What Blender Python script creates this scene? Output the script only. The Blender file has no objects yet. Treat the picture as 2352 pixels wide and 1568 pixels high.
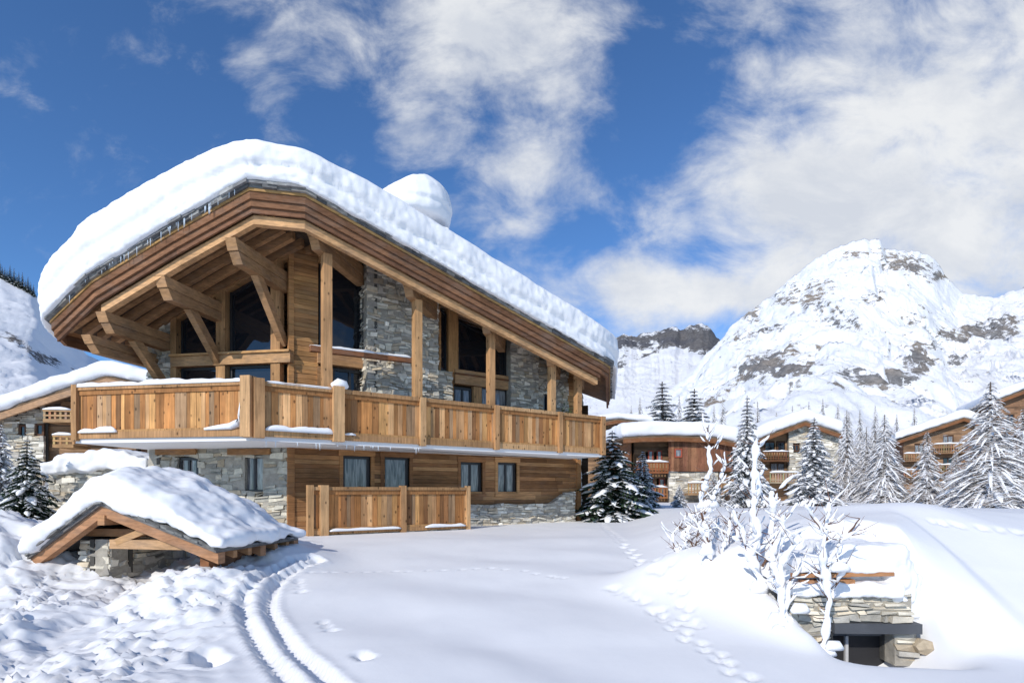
import bpy, bmesh, math, random
import numpy as np
from mathutils import Vector, Matrix, noise as mn
random.seed(7)
SC=bpy.context.scene; C=SC.collection
F=1307.; CX=1176.; HY=1125.; CZ=1.8
R=math.radians
def zpy(py,Y): return CZ+(HY-py)/F*Y
def lerp(a,b,k): return a+(b-a)*k
# ---------------------------------------------------------------- helpers
class Face:
    def __init__(s,O,ang):
        a=R(ang); s.O=O; s.d=(math.cos(a),math.sin(a)); s.n=(s.d[1],-s.d[0])
    def P(s,t,z,o=0): return (s.O[0]+s.d[0]*t+s.n[0]*o, s.O[1]+s.d[1]*t+s.n[1]*o, z)
    def t(s,px,o=0):
        k=(px-CX)/F; bx=s.O[0]+s.n[0]*o; by=s.O[1]+s.n[1]*o
        return (k*by-bx)/(s.d[0]-k*s.d[1])
    def Y(s,t,o=0): return s.O[1]+s.d[1]*t+s.n[1]*o
    def z(s,py,t,o=0): return zpy(py,s.Y(t,o))
    def R(s,x0,y0,x1,y1,o=0):
        t0=s.t(x0,o); t1=s.t(x1,o); m=(t0+t1)/2
        return t0,t1,s.z(y1,m,o),s.z(y0,m,o)
WHITE=(1,1,1)
class MB:
    def __init__(s): s.v=[]; s.f=[]; s.c=[]
    def face(s,pts,col=WHITE):
        n=len(s.v); s.v+= [tuple(p) for p in pts]; s.f.append(tuple(range(n,n+len(pts)))); s.c.append(col)
    def box8(s,p,col=WHITE):
        n=len(s.v); s.v+=[tuple(q) for q in p]
        for f in ((3,2,1,0),(4,5,6,7),(0,1,5,4),(1,2,6,5),(2,3,7,6),(3,0,4,7)):
            s.f.append(tuple(n+i for i in f)); s.c.append(col)
    def fb(s,fc,t0,t1,z0,z1,o0,o1,col=WHITE,z1b=None,z0b=None):
        z1b=z1 if z1b is None else z1b; z0b=z0 if z0b is None else z0b
        s.box8([fc.P(t0,z0,o1),fc.P(t1,z0b,o1),fc.P(t1,z0b,o0),fc.P(t0,z0,o0),
                fc.P(t0,z1,o1),fc.P(t1,z1b,o1),fc.P(t1,z1b,o0),fc.P(t0,z1,o0)],col)
    def beam(s,p,q,w,h,col=WHITE):
        p=Vector(p); q=Vector(q); d=(q-p).normalized()
        side=d.cross(Vector((0,0,1)))
        if side.length<.01: side=Vector((.9,.3,0))
        side.normalize(); up=side.cross(d).normalized()
        a=side*w/2; b=up*h/2
        s.box8([p-a-b,q-a-b,q+a-b,p+a-b,p-a+b,q-a+b,q+a+b,p+a+b],col)
    def tube(s,pts,rad,n=6,col=WHITE,squash=1.0):
        base=len(s.v); m=len(pts)
        for i,p in enumerate(pts):
            p=Vector(p); d=(Vector(pts[min(i+1,m-1)])-Vector(pts[max(i-1,0)]))
            if d.length<1e-6: d=Vector((0,0,1))
            d.normalize(); ref=Vector((0,0,1)) if abs(d.z)<.9 else Vector((1,0,0))
            a=d.cross(ref).normalized(); b=a.cross(d).normalized()
            for k in range(n):
                an=2*math.pi*k/n
                s.v.append(tuple(p+a*math.cos(an)*rad[i]+b*math.sin(an)*rad[i]*squash))
        for i in range(m-1):
            for k in range(n):
                s.f.append((base+i*n+k,base+i*n+(k+1)%n,base+(i+1)*n+(k+1)%n,base+(i+1)*n+k)); s.c.append(col)
        s.f.append(tuple(base+k for k in range(n))[::-1]); s.c.append(col)
        s.f.append(tuple(base+(m-1)*n+k for k in range(n))); s.c.append(col)
    def mesh(s,name,mat,smooth=False,fix=True):
        me=bpy.data.meshes.new(name); me.from_pydata(s.v,[],s.f)
        if fix:
            bm=bmesh.new(); bm.from_mesh(me); bmesh.ops.recalc_face_normals(bm,faces=bm.faces); bm.to_mesh(me); bm.free()
        ca=me.color_attributes.new('tint','FLOAT_COLOR','CORNER')
        arr=np.ones((len(me.loops),4),dtype=np.float32)
        cols=np.array([c[:3] for c in s.c],dtype=np.float32) if s.c else np.zeros((0,3))
        cnt=np.array([len(f) for f in s.f])
        arr[:,:3]=np.repeat(cols,cnt,axis=0)
        ca.data.foreach_set('color',arr.ravel())
        if smooth: me.polygons.foreach_set('use_smooth',[True]*len(me.polygons))
        me.materials.append(mat); return me
    def build(s,name,mat,parent=None,smooth=False,fix=True,label=None):
        o=bpy.data.objects.new(name,s.mesh(name,mat,smooth,fix)); C.objects.link(o); par(o,parent)
        if label: o['label']=label
        return o
def par(o,p):
    if p is None: return
    o.parent=p
    if p.type=='EMPTY': o.matrix_parent_inverse=Matrix.Translation(-Vector(p.location))
def tag(o,label,cat,group=None,kind=None):
    if label: o['label']=label
    if cat: o['category']=cat
    if group: o['group']=group
    if kind: o['kind']=kind
    return o
def thing(name,label,cat,loc,group=None):
    o=bpy.data.objects.new(name,None); C.objects.link(o); o.location=loc; o.empty_display_size=.3
    return tag(o,label,cat,group)
# ---------------------------------------------------------------- numpy noise
def _h(i,j,s):
    v=np.sin(i*127.1+j*311.7+s*74.7)*43758.5453; return v-np.floor(v)
def vn(x,y,s=0):
    x,y=x*.8-y*.6,x*.6+y*.8
    xi=np.floor(x); yi=np.floor(y); fx=x-xi; fy=y-yi
    fx=fx*fx*(3-2*fx); fy=fy*fy*(3-2*fy)
    return (_h(xi,yi,s)*(1-fx)+_h(xi+1,yi,s)*fx)*(1-fy)+(_h(xi,yi+1,s)*(1-fx)+_h(xi+1,yi+1,s)*fx)*fy
def fbm(x,y,o=4,s=0):
    t=0;a=.5;n=0
    for k in range(o): t=t+a*vn(x,y,s+k); n+=a; a*=.5; x,y=x*1.62-y*1.22+1.7,x*1.22+y*1.62+3.1
    return t/n
def ridged(x,y,o=4,s=0):
    t=0;a=.5;n=0
    for k in range(o): t=t+a*(1-np.abs(2*vn(x,y,s+k)-1)); n+=a; a*=.5; x,y=x*1.7-y*1.2+1.3,x*1.2+y*1.7+2.1
    return t/n
def sst(a,b,x):
    k=np.clip((x-a)/(b-a),0,1); return k*k*(3-2*k)
# ---------------------------------------------------------------- materials
def newmat(name):
    m=bpy.data.materials.new(name); m.use_nodes=True; nt=m.node_tree
    return m,nt,nt.nodes['Principled BSDF']
def N(nt,t,**kw):
    n=nt.nodes.new(t)
    for k,v in kw.items(): setattr(n,k,v)
    return n
def mixc(nt,fac,a,b,mode='MIX'):
    m=N(nt,'ShaderNodeMix',data_type='RGBA',blend_type=mode)
    for idx,val in ((0,fac),(6,a),(7,b)):
        if hasattr(val,'is_output') : nt.links.new(val,m.inputs[idx])
        elif isinstance(val,(int,float)): m.inputs[idx].default_value=val
        else: m.inputs[idx].default_value=(*val,1)
    return m.outputs[2]
def mth(nt,op,a,b=None,c=None,clamp=False):
    m=N(nt,'ShaderNodeMath',operation=op); m.use_clamp=clamp
    for i,v in enumerate((a,b,c)):
        if v is None: continue
        if hasattr(v,'is_output'): nt.links.new(v,m.inputs[i])
        else: m.inputs[i].default_value=v
    return m.outputs[0]
def noisen(nt,vec,scale,detail=4,rough=.55,dist=0):
    n=N(nt,'ShaderNodeTexNoise'); n.inputs['Scale'].default_value=scale; n.inputs['Detail'].default_value=detail
    n.inputs['Roughness'].default_value=rough; n.inputs['Distortion'].default_value=dist
    if vec is not None: nt.links.new(vec,n.inputs['Vector'])
    return n.outputs['Fac']
def mapn(nt,vec,scale):
    m=N(nt,'ShaderNodeMapping'); m.inputs['Scale'].default_value=scale; nt.links.new(vec,m.inputs['Vector']); return m.outputs[0]
def bump(nt,b,h,strength,dist):
    n=N(nt,'ShaderNodeBump'); n.inputs['Strength'].default_value=strength; n.inputs['Distance'].default_value=dist
    nt.links.new(h,n.inputs['Height']); nt.links.new(n.outputs[0],b.inputs['Normal'])
def rng(nt,v,a,b,c,d):
    m=N(nt,'ShaderNodeMapRange'); nt.links.new(v,m.inputs[0])
    for i,x in enumerate((a,b,c,d)): m.inputs[i+1].default_value=x
    return m.outputs[0]
def tintmat(name,sc,lo=.55,hi=1.25,rough=.75,bs=.4,bd=.01,knots=False,fine=1.0,stain=(.72,1.12),warm=(1,1,1),weather=0):
    m,nt,b=newmat(name)
    at=N(nt,'ShaderNodeAttribute',attribute_name='tint'); tc=N(nt,'ShaderNodeTexCoord')
    v=mapn(nt,tc.outputs['Object'],sc)
    n=noisen(nt,v,fine,6,.65); n2=noisen(nt,tc.outputs['Object'],1.3,4)
    k=mth(nt,'MULTIPLY',rng(nt,n,.25,.75,lo,hi),rng(nt,n2,.3,.7,*stain))
    col=mixc(nt,1.0,at.outputs['Color'],k,'MULTIPLY')
    if knots:
        vo=N(nt,'ShaderNodeTexVoronoi'); vo.inputs['Scale'].default_value=1; nt.links.new(mapn(nt,tc.outputs['Object'],(7,7,4)),vo.inputs['Vector'])
        kk=rng(nt,vo.outputs['Distance'],.10,.2,.3,1.0); col=mixc(nt,1.0,col,kk,'MULTIPLY')
        g=noisen(nt,mapn(nt,tc.outputs['Object'],(5,5,.8)),1.0,4); col=mixc(nt,rng(nt,g,.54,.72,0,.45),col,(.27,.18,.115))
    col=mixc(nt,1.0,col,warm,'MULTIPLY')
    if weather:
        gw_=noisen(nt,mapn(nt,tc.outputs['Object'],(1.7,1.7,5)),1.0,5,.6); col=mixc(nt,rng(nt,gw_,.48,.7,0,weather),col,(.25,.2,.165))
    nt.links.new(col,b.inputs['Base Color']); b.inputs['Roughness'].default_value=rough
    b.inputs['Specular IOR Level'].default_value=.2
    bump(nt,b,n,bs,bd); return m
M={}
M['wood_h']=tintmat('wood_h',(2.2,2.2,34),.5,1.35,warm=(1.1,.88,.6),weather=.15)
M['wood_v']=tintmat('wood_v',(26,26,1.6),.55,1.35,knots=True,warm=(1.06,.87,.62))
M['beam']=tintmat('beam',(5,5,22),.55,1.3,warm=(1.05,.88,.66),weather=.3)
M['stone']=tintmat('stone',(7,7,9),.72,1.22,.9,.9,.03,stain=(.9,1.12),warm=(1.1,1.05,.95))
M['slate']=tintmat('slate',(8,8,20),.5,1.3,.8,.5,.02)
M['bark']=tintmat('bark',(9,9,9),.6,1.3)
M['leaf']=tintmat('leaf',(4,4,4),.7,1.3,.7,.1)
M['plain']=tintmat('plain',(2,2,2),.85,1.1,.6,.1,.004)
def snowmat(name,scale=6,bs=.25,bd=.02,col=(.88,.88,.885)):
    m,nt,b=newmat(name); tc=N(nt,'ShaderNodeTexCoord')
    n=noisen(nt,tc.outputs['Object'],scale,7,.6); n3=noisen(nt,tc.outputs['Object'],scale*.15,3)
    c=mixc(nt,rng(nt,n3,.3,.7,0,1),col,(col[0]*.95,col[1]*.955,col[2]*.965)); nt.links.new(c,b.inputs['Base Color'])
    b.inputs['Roughness'].default_value=.65; b.inputs['Specular IOR Level'].default_value=.2
    bump(nt,b,n,bs,bd); return m
M['snow']=snowmat('snow'); M['snow_ground']=snowmat('snow_ground',5,.2,.018,(.87,.865,.86))
m,nt,b=newmat('glass_dark'); b.inputs['Base Color'].default_value=(.012,.014,.018,1); b.inputs['Roughness'].default_value=.04; b.inputs['Specular IOR Level'].default_value=.7
tc=N(nt,'ShaderNodeTexCoord'); bump(nt,b,noisen(nt,tc.outputs['Object'],1.3,2),.12,.05); M['glass']=m
m,nt,b=newmat('glass_curtain_reflection'); tc=N(nt,'ShaderNodeTexCoord'); n=noisen(nt,mapn(nt,tc.outputs['Object'],(9,9,1)),1.5,3,.5,1.0)
nt.links.new(mixc(nt,rng(nt,n,.35,.65,0,1),(.09,.09,.1),(.33,.33,.33)),b.inputs['Base Color']); b.inputs['Roughness'].default_value=.05; b.inputs['Coat Weight'].default_value=.5; M['glass2']=m  # pale waves in the pane colour paint reflections as well as curtains
m,nt,b=newmat('frame_dark'); b.inputs['Base Color'].default_value=(.02,.02,.022,1); b.inputs['Roughness'].default_value=.4; M['frame']=m
m,nt,b=newmat('render_white'); b.inputs['Base Color'].default_value=(.78,.78,.78,1); b.inputs['Roughness'].default_value=.8; M['white']=m
m,nt,b=newmat('ice'); b.inputs['Base Color'].default_value=(.75,.83,.9,1); b.inputs['Roughness'].default_value=.1; M['ice']=m
# ---------------------------------------------------------------- wall fillers
def runs(t0,t1,zm,ztop,ops,st=.04):
    out=[];cur=None;n=max(2,int((t1-t0)/st)); 
    for i in range(n+1):
        t=t0+(t1-t0)*i/n
        ok=(ztop is None or ztop(t)>zm) and not any(a<t<b_ and c<zm<d for a,b_,c,d in ops)
        if ok and cur is None: cur=t
        if (not ok or i==n) and cur is not None:
            if t-cur>.04: out.append((cur,t))
            cur=None
    return out
SG=[(.56,.55,.51),(.47,.46,.44),(.66,.64,.58),(.41,.405,.39),(.74,.72,.67),(.56,.5,.41),(.47,.41,.33),(.36,.35,.34),(.8,.79,.75),(.6,.58,.52),(.5,.48,.44)]
def stones(mb,fc,t0,t1,z0,z1,o,ops=(),ztop=None,hmin=.05,hmax=.17,lmin=.09,lmax=.34,pal=SG,dep=.16):
    rd=random.Random(int(t0*100+z0*37)+int(o*10)); sd=rd.uniform(0,50)
    amp=min(.07,hmax*.4)
    def zw(t,z):
        e=min(1,max(0,(z-z0)/.12),max(0,(z1-z)/.12)); return z+amp*e*mn.noise(Vector((t*2.3+sd,z*1.7,0)))+amp*.6*e*mn.noise(Vector((t*6+sd,z*4,3)))
    z=z0
    while z<z1-.01:
        h=min(rd.uniform(hmin,hmax),z1-z)
        for a,b_ in runs(t0,t1,z+h/2,ztop,ops):
            t=a
            while t<b_-.005:
                l=rd.uniform(lmin,lmax)*(1.3 if h<.09 else 1); e=min(t+l,b_)
                if b_-e<.06: e=b_
                parts=[(z,z+h)]
                if h>.1 and rd.random()<.4: k=z+h*rd.uniform(.35,.65); parts=[(z,k),(k,z+h)]
                for (za,zb) in parts:
                    g=.008; oo=o+rd.uniform(-.04,.03); j=lambda: rd.uniform(-.02,.02); jz=lambda: rd.uniform(-.024,.024)*min(1,h/.12)
                    col=rd.choice(pal); k=rd.uniform(.78,1.18); col=tuple(x*k for x in col)
                    if e-t>.04:
                        p=[fc.P(t+g,zw(t,za)+g,o-dep),fc.P(e-g,zw(e,za)+g,o-dep),fc.P(e-g+j(),zw(e,za)+g+jz(),oo+j()),fc.P(t+g+j(),zw(t,za)+g+jz(),oo+j()),
                           fc.P(t+g,zw(t,zb)-g,o-dep),fc.P(e-g,zw(e,zb)-g,o-dep),fc.P(e-g+j(),zw(e,zb)-g+jz(),oo+j()-.008),fc.P(t+g+j(),zw(t,zb)-g+jz(),oo+j()-.008)]
                        mb.box8([p[3],p[2],p[1],p[0],p[7],p[6],p[5],p[4]],col)
                t=e
        z+=h
    nb=max(1,int((t1-t0)/.25))
    for i in range(nb):
        a=lerp(t0,t1,i/nb); b_=lerp(t0,t1,(i+1)/nb)
        za=z1 if ztop is None else min(z1,ztop(a)); zb=z1 if ztop is None else min(z1,ztop(b_))
        if max(za,zb)>z0+.02 and not any(c0<(a+b_)/2<c1 for c0,c1,_,_ in ops): mb.fb(fc,a,b_,z0,za,o-dep-.1,o-.035,(.33,.32,.3),z1b=zb)
    mb.fb(fc,t0,t1,z0,z1 if ztop is None else min(z1,ztop(t0)),o-dep-.2,o-dep-.12,(.08,.08,.08),z1b=None if ztop is None else min(z1,ztop(t1)))
def planks(mb,fc,t0,t1,z0,z1,o,ops=(),ztop=None,rh=.13,pal=None,dep=.05,L=(1.2,3.2)):
    rd=random.Random(int(t0*91+z0*53)); z=z0
    while z<z1-.01:
        h=min(rh*rd.uniform(.85,1.15),z1-z)
        for a,b_ in runs(t0,t1,z+h/2,ztop,ops):
            t=a
            while t<b_-.005:
                e=min(t+rd.uniform(*L),b_)
                if b_-e<.2: e=b_
                c=rd.choice(pal); k=rd.uniform(.65,1.25); c=tuple(x*k for x in c)
                oo=o+rd.uniform(-.008,.006)
                mb.fb(fc,t+.002,e-.002,z+.004,z+h-.004,o-dep,oo,c)
                t=e
        z+=h
    mb.fb(fc,t0,t1,z0,z1 if ztop is None else min(z1,ztop(t0)),o-dep-.22,o-dep-.16,(.04,.025,.015),z1b=None if ztop is None else min(z1,ztop(t1)))
def vplanks(mb,fc,t0,t1,z0,z1,o,pal,w=.13,dep=.035,slope=None):
    rd=random.Random(int(t0*71+z0*13)); t=t0
    while t<t1-.005:
        e=min(t+w*rd.uniform(.7,1.3),t1)
        if t1-e<.05: e=t1
        c=rd.choice(pal); k=rd.uniform(.58,1.22); c=tuple(x*k for x in c)
        mb.fb(fc,t+.003,e-.003,z0,z1,o-dep,o+rd.uniform(-.007,.006),c); t=e
def window(fc,t0,t1,z0,z1,o,parent,mull=1,glass='glass',fmat='frame',fw=.06,fcol=(.03,.03,.03),transom=None,z1b=None):
    z1b=z1 if z1b is None else z1b
    w=MB(); d0,d1=o-.05,o+.02
    w.fb(fc,t0,t0+fw,z0,z1,d0,d1,fcol); w.fb(fc,t1-fw,t1,z0,z1b,d0,d1,fcol)
    w.fb(fc,t0+fw,t1-fw,z0,z0+fw,d0,d1,fcol); w.fb(fc,t0+fw,t1-fw,z1-fw,z1,d0,d1,fcol,z1b=z1b,z0b=z1b-fw)
    for i in range(1,mull+1):
        tm=lerp(t0,t1,i/(mull+1)); zt=lerp(z1,z1b,i/(mull+1)); w.fb(fc,tm-fw*.45,tm+fw*.45,z0+fw,zt-fw,d0,d1-.005,fcol)
    wo=w.build('window',M[fmat],parent)
    p=MB(); p.fb(fc,t0+fw*.5,t1-fw*.5,z0+fw*.5,z1-fw*.5,d0-.02,o-.03,WHITE,z1b=z1b-fw*.5); p.build('pane',M[glass],wo)
    return wo
def finish_snow(mb,name,parent,vox,it,amp=.04,sc=1.5,fn=None,mat='snow'):
    me=mb.mesh(name+'_src',M[mat]); o=bpy.data.objects.new(name+'_src',me); C.objects.link(o)
    r=o.modifiers.new('r','REMESH'); r.mode='VOXEL'; r.voxel_size=vox
    s=o.modifiers.new('s','SMOOTH'); s.factor=.5; s.iterations=it
    dg=bpy.context.evaluated_depsgraph_get(); dg.update()
    nm=bpy.data.meshes.new_from_object(o.evaluated_get(dg)); bpy.data.objects.remove(o)
    vs=nm.vertices; nn=[v.normal.copy() for v in vs]
    for v,n in zip(vs,nn):
        p=v.co*sc; a=amp*(mn.noise(p)+.5*mn.noise(p*2.3)+.25*mn.noise(p*5.1))
        if fn: a+=fn(v.co,n)
        v.co+=n*a
    nm.polygons.foreach_set('use_smooth',[True]*len(nm.polygons)); nm.materials.clear(); nm.materials.append(M[mat]); nm.name=name
    ob=bpy.data.objects.new(name,nm); C.objects.link(ob); par(ob,parent); return ob
def snow_strip(mb,pts,w,h,seed=0,step=.07):
    L=[];P=[Vector(p) for p in pts]
    for a,b_ in zip(P[:-1],P[1:]):
        n=max(1,int((b_-a).length/step))
        for i in range(n): L.append(a.lerp(b_,i/n))
    L.append(P[-1]); rows=[];m=len(L)
    for i,p in enumerate(L):
        d=(L[min(i+1,m-1)]-L[max(i-1,0)]); d.z=0; d.normalize(); sd=Vector((d.y,-d.x,0))
        k=.75+.5*mn.noise(p*2.2+Vector((seed,0,0)))+.25*mn.noise(p*7)
        e=min(1,min(i,m-1-i)/2+.25); k=max(.15,k)*e
        rows.append([p+sd*(math.cos(q)*w*(.8+.2*k))+Vector((0,0,max(0,math.sin(q))*h*k-(.02 if math.sin(q)<.05 else 0))) for q in [math.pi*j/6 for j in range(7)]])
    b0=len(mb.v)
    for r in rows: mb.v+=[tuple(x) for x in r]
    for i in range(m-1):
        for j in range(6): a=b0+i*7+j; mb.f.append((a,a+1,a+8,a+7)); mb.c.append(WHITE)
        mb.f.append((b0+i*7,b0+i*7+6,b0+i*7+13,b0+i*7+7)); mb.c.append(WHITE)
    mb.f.append(tuple(range(b0,b0+7))); mb.c.append(WHITE); mb.f.append(tuple(range(b0+(m-1)*7,b0+m*7))); mb.c.append(WHITE)
def strip_obj(parent,pts,w,h,seed=0,step=.07):
    mb=MB(); snow_strip(mb,pts,w,h,seed,step); return mb.build('snow',M['snow'],parent,smooth=True)
# ---------------------------------------------------------------- ground
def gbase(X,Y):
    g=np.interp(Y,[0,4,6,9,13,20,40,100,900],[-.05,.05,.15,.4,.68,.7,.75,.6,.4])
    g=g+.95*np.exp(-((X+8.9)/1.3)**2-((Y-9.4)/1.3)**2)+.34*np.exp(-((X+4.0)/.75)**2-((Y-10.2)/1.0)**2)+.26*np.exp(-((X+4.5)/.8)**2-((Y-8.2)/.5)**2)+.35*np.exp(-((X+8.3)/1.0)**2-((Y-11.8)/1.3)**2)
    yf=np.interp(X,[2.5,4.62,4.8,5.4,7,9],[6.95,6.95,5.9,5.2,4.7,4.4]); wd=np.interp(X,[2.5,4.62,4.85,5.6,7,9],[.6,.6,1.4,3.4,4.8,5.6])
    lx=np.interp(Y,[6,8,12,20],[2.6,2.5,2.9,4.2])
    bank=sst(0,2.4,X-lx+.5)*sst(0,1,(Y-yf)/wd)*np.interp(Y,[6,7,8,10,13,17,30],[1.0,1.13,1.12,.95,.66,.5,.15])
    bank=bank*(1+.16*np.exp(-((X-6.3)/1.4)**2-((Y-9.2)/1.6)**2)-.12*np.exp(-((X-9.5)/2.2)**2-((Y-12)/3)**2)-.08*np.exp(-((X-4.3)/1.0)**2-((Y-11)/1.5)**2))
    g=g+bank
    g=g-.62*np.exp(-(np.abs(X-4.02)/.66)**4-(np.abs(Y-6.45)/.72)**4)
    for (x,y,a,r) in ((2.95,7.2,.3,.6),(3.15,6.6,.2,.35),(2.6,8.2,.35,.8),(2.2,8.6,.2,.6),(3.2,6.1,.12,.25)):
        g=g+a*np.exp(-((X-x)**2+(Y-y)**2)/r**2)
    return g+.05*(fbm(X*.5,Y*.5,3,5)-.5)*2*sst(2,6,Y)
def hit(px,py):
    Y=3.
    while Y<200:
        X=(px-CX)/F*Y
        if zpy(py,Y)<=float(gbase(np.array(X),np.array(Y))): return X,Y
        Y*=1.004
    return X,Y
def gz(x,y): return float(gbase(np.array(float(x)),np.array(float(y))))
def densify(P,step):
    out=[]
    for (a,b_),(c,d) in zip(P[:-1],P[1:]):
        n=max(1,int(math.hypot(c-a,d-b_)/step))
        out+=[(lerp(a,c,i/n),lerp(b_,d,i/n)) for i in range(n)]
    return out+[P[-1]]
def crv(P):
    for _ in range(2):
        Q=[P[0]]
        for a,b_ in zip(P[:-1],P[1:]): Q+=[(a[0]*.75+b_[0]*.25,a[1]*.75+b_[1]*.25),(a[0]*.25+b_[0]*.75,a[1]*.25+b_[1]*.75)]
        P=Q+[P[-1]]
    return P
def build_ground():
    def geo(a,b_,n): return list(a*(b_/a)**(np.arange(1,n+1)/n))
    xs=[-x for x in geo(13,900,26)][::-1]+list(np.arange(-13,-8,.08))+list(np.arange(-8,7,.048))+list(np.arange(7,10,.1))+geo(10,900,30)
    ys=[-40,-20,-8,-3]+list(np.arange(.5,3.5,.1))+list(np.arange(3.5,12.5,.042))+list(np.arange(12.5,24,.2))+geo(24,950,34)
    X,Y=np.meshgrid(np.array(xs),np.array(ys))
    Z=gbase(X,Y)
    xb=-2.75-.24*(Y-5)+.7*(fbm(X*1.1,Y*1.1,2,9)-.5)
    rough=sst(.3,-.9,X-xb)*sst(16,12,Y)*sst(-14,-11,X)
    wx=X+.5*(fbm(X*1.5,Y*1.5,2,71)-.5); wy=Y+.5*(fbm(X*1.5,Y*1.5,2,72)-.5)
    path=np.exp(-((X+4.9+.33*(Y-6))/.45)**2)
    hf=fbm(wx*2.2,wy*2.2,5,28); clod=fbm(wx*4.5,wy*4.5,2,81)
    Z=Z+rough*(.22*(fbm(wx*.8,wy*.8,3,20)-.5)+.26*np.abs(hf-.5)+.08*sst(.5,.66,clod)*fbm(wx*1.3,wy*1.3,2,85)+.16*(fbm(wx*7,wy*7,4,30)-.5)+.10*(ridged(wx*15,wy*15,2,33)-.5)*fbm(wx*1.7,wy*1.7,2,88)*2-.14*path)
    Z=Z+.005*(fbm(X*6,Y*3,3,41)-.5)*sst(20,10,Y)
    Z=Z+.02*np.sin(X*1.5+Y*2.6+3*fbm(X*.6,Y*.6,2,50))*sst(3,5,Y)*sst(14,9,Y)*(1-rough)
    def groove(path,w,dep,rim):
        nonlocal Z
        P=np.array(densify(path,.1))
        sel=(X>P[:,0].min()-1)&(X<P[:,0].max()+1)&(Y>P[:,1].min()-1)&(Y<P[:,1].max()+1)
        xs_=X[sel];ys_=Y[sel];d=np.full(xs_.shape,9.)
        for p in P: d=np.minimum(d,np.hypot(xs_-p[0],ys_-p[1]))
        n=fbm(xs_*9,ys_*9,2,60)
        Z[sel]+=-dep*(1-sst(w*.6,w,d))*(.8+.4*n)+rim*np.exp(-((d-w*1.35)/(w*.45))**2)*(.4+1.2*n)
    t1=[(720,1280),(640,1305),(585,1335),(553,1385),(562,1430),(600,1490),(668,1568),(720,1640)]
    t2=[(735,1285),(675,1312),(632,1340),(612,1390),(640,1450),(690,1510),(775,1575),(850,1650)]
    for t in (t1,t2): groove(crv([hit(*p) for p in t]),.10,.07,.018)
    def prints(path,step,r,dep,zig):
        nonlocal Z
        P=densify(crv([hit(*p) for p in path]),step); rd=random.Random(len(path))
        for i,(px_,py_) in enumerate(P):
            px_+=(zig if i%2 else -zig)+rd.uniform(-.03,.03); py_+=rd.uniform(-.03,.03)
            sel=(abs(X-px_)<.5)&(abs(Y-py_)<.5); d=np.hypot(X[sel]-px_,(Y[sel]-py_)*.7)/r
            Z[sel]+=-dep*np.exp(-d**4)+.1*dep*np.exp(-((d-1.5)/.35)**2)
    prints([(1372,1197),(1420,1240),(1470,1290),(1515,1315)],.3,.07,.05,.05)
    prints([(1548,1250),(1545,1300),(1565,1370),(1590,1440)],.28,.055,.045,.05)
    prints([(1505,1400),(1540,1440),(1620,1490),(1680,1530),(1760,1600)],.28,.055,.04,.05)
    prints([(715,1318),(850,1308),(1000,1312),(1150,1305),(1290,1330)],.2,.035,.03,.02)
    prints([(1405,1350),(1440,1362),(1480,1380)],.14,.05,.025,.03)
    prints([(2150,1195),(2250,1215),(2340,1225)],.3,.05,.03,.04)
    prints([(470,1500),(480,1520)],.2,.1,.06,.05); prints([(825,1505),(840,1515)],.2,.05,.03,.02)
    prints([(740,1425),(760,1450)],.2,.04,.03,.02); prints([(685,1335),(690,1360)],.15,.04,.03,.02)
    nx,ny=len(xs),len(ys); co=np.stack([X,Y,Z],-1).reshape(-1,3)
    idx=np.arange(nx*ny).reshape(ny,nx)
    f=np.stack([idx[:-1,:-1],idx[:-1,1:],idx[1:,1:],idx[1:,:-1]],-1).reshape(-1,4)
    me=bpy.data.meshes.new('ground'); me.from_pydata(co.tolist(),[],f.tolist())
    me.polygons.foreach_set('use_smooth',[True]*len(me.polygons)); me.materials.append(M['snow_ground'])
    o=bpy.data.objects.new('ground',me); C.objects.link(o); tag(o,'deep snow covering the ground with ski tracks and footprints','snow',kind='structure')
build_ground()
# ---------------------------------------------------------------- mountains
def mountmat(name,sc,rc1,rc2,bs,bd):
    m,nt,b=newmat(name); at=N(nt,'ShaderNodeAttribute',attribute_name='rock'); tc=N(nt,'ShaderNodeTexCoord')
    v=mapn(nt,tc.outputs['Object'],(sc,sc,sc*1.6))
    n=noisen(nt,v,.07,13,.78,.3); n2=noisen(nt,v,.01,4); nr=noisen(nt,v,.16,8,.75)
    k=mth(nt,'ADD',at.outputs['Fac'],mth(nt,'MULTIPLY',mth(nt,'SUBTRACT',n,.5),3.2))
    k=rng(nt,k,.54,.62,0,1)
    rc=mixc(nt,rng(nt,n2,.4,.6,0,1),rc1,rc2); rc=mixc(nt,1.0,rc,rng(nt,nr,.3,.7,.35,1.6),'MULTIPLY')
    nt.links.new(mixc(nt,k,(.89,.89,.9),rc),b.inputs['Base Color']); b.inputs['Roughness'].default_value=.9; b.inputs['Specular IOR Level'].default_value=.05
    bump(nt,b,mth(nt,'ADD',mth(nt,'MULTIPLY',n,.8),mth(nt,'MULTIPLY',mth(nt,'MULTIPLY',nr,k),.6)),bs,bd); return m
M['mount']=mountmat('mountain',1.0,(.22,.215,.215),(.32,.27,.22),.5,9); M['mount2']=mountmat('mountain_far',.6,(.13,.13,.145),(.18,.17,.165),.6,20); M['hillm']=mountmat('hill',3.,(.16,.15,.15),(.22,.19,.16),.5,2)
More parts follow.
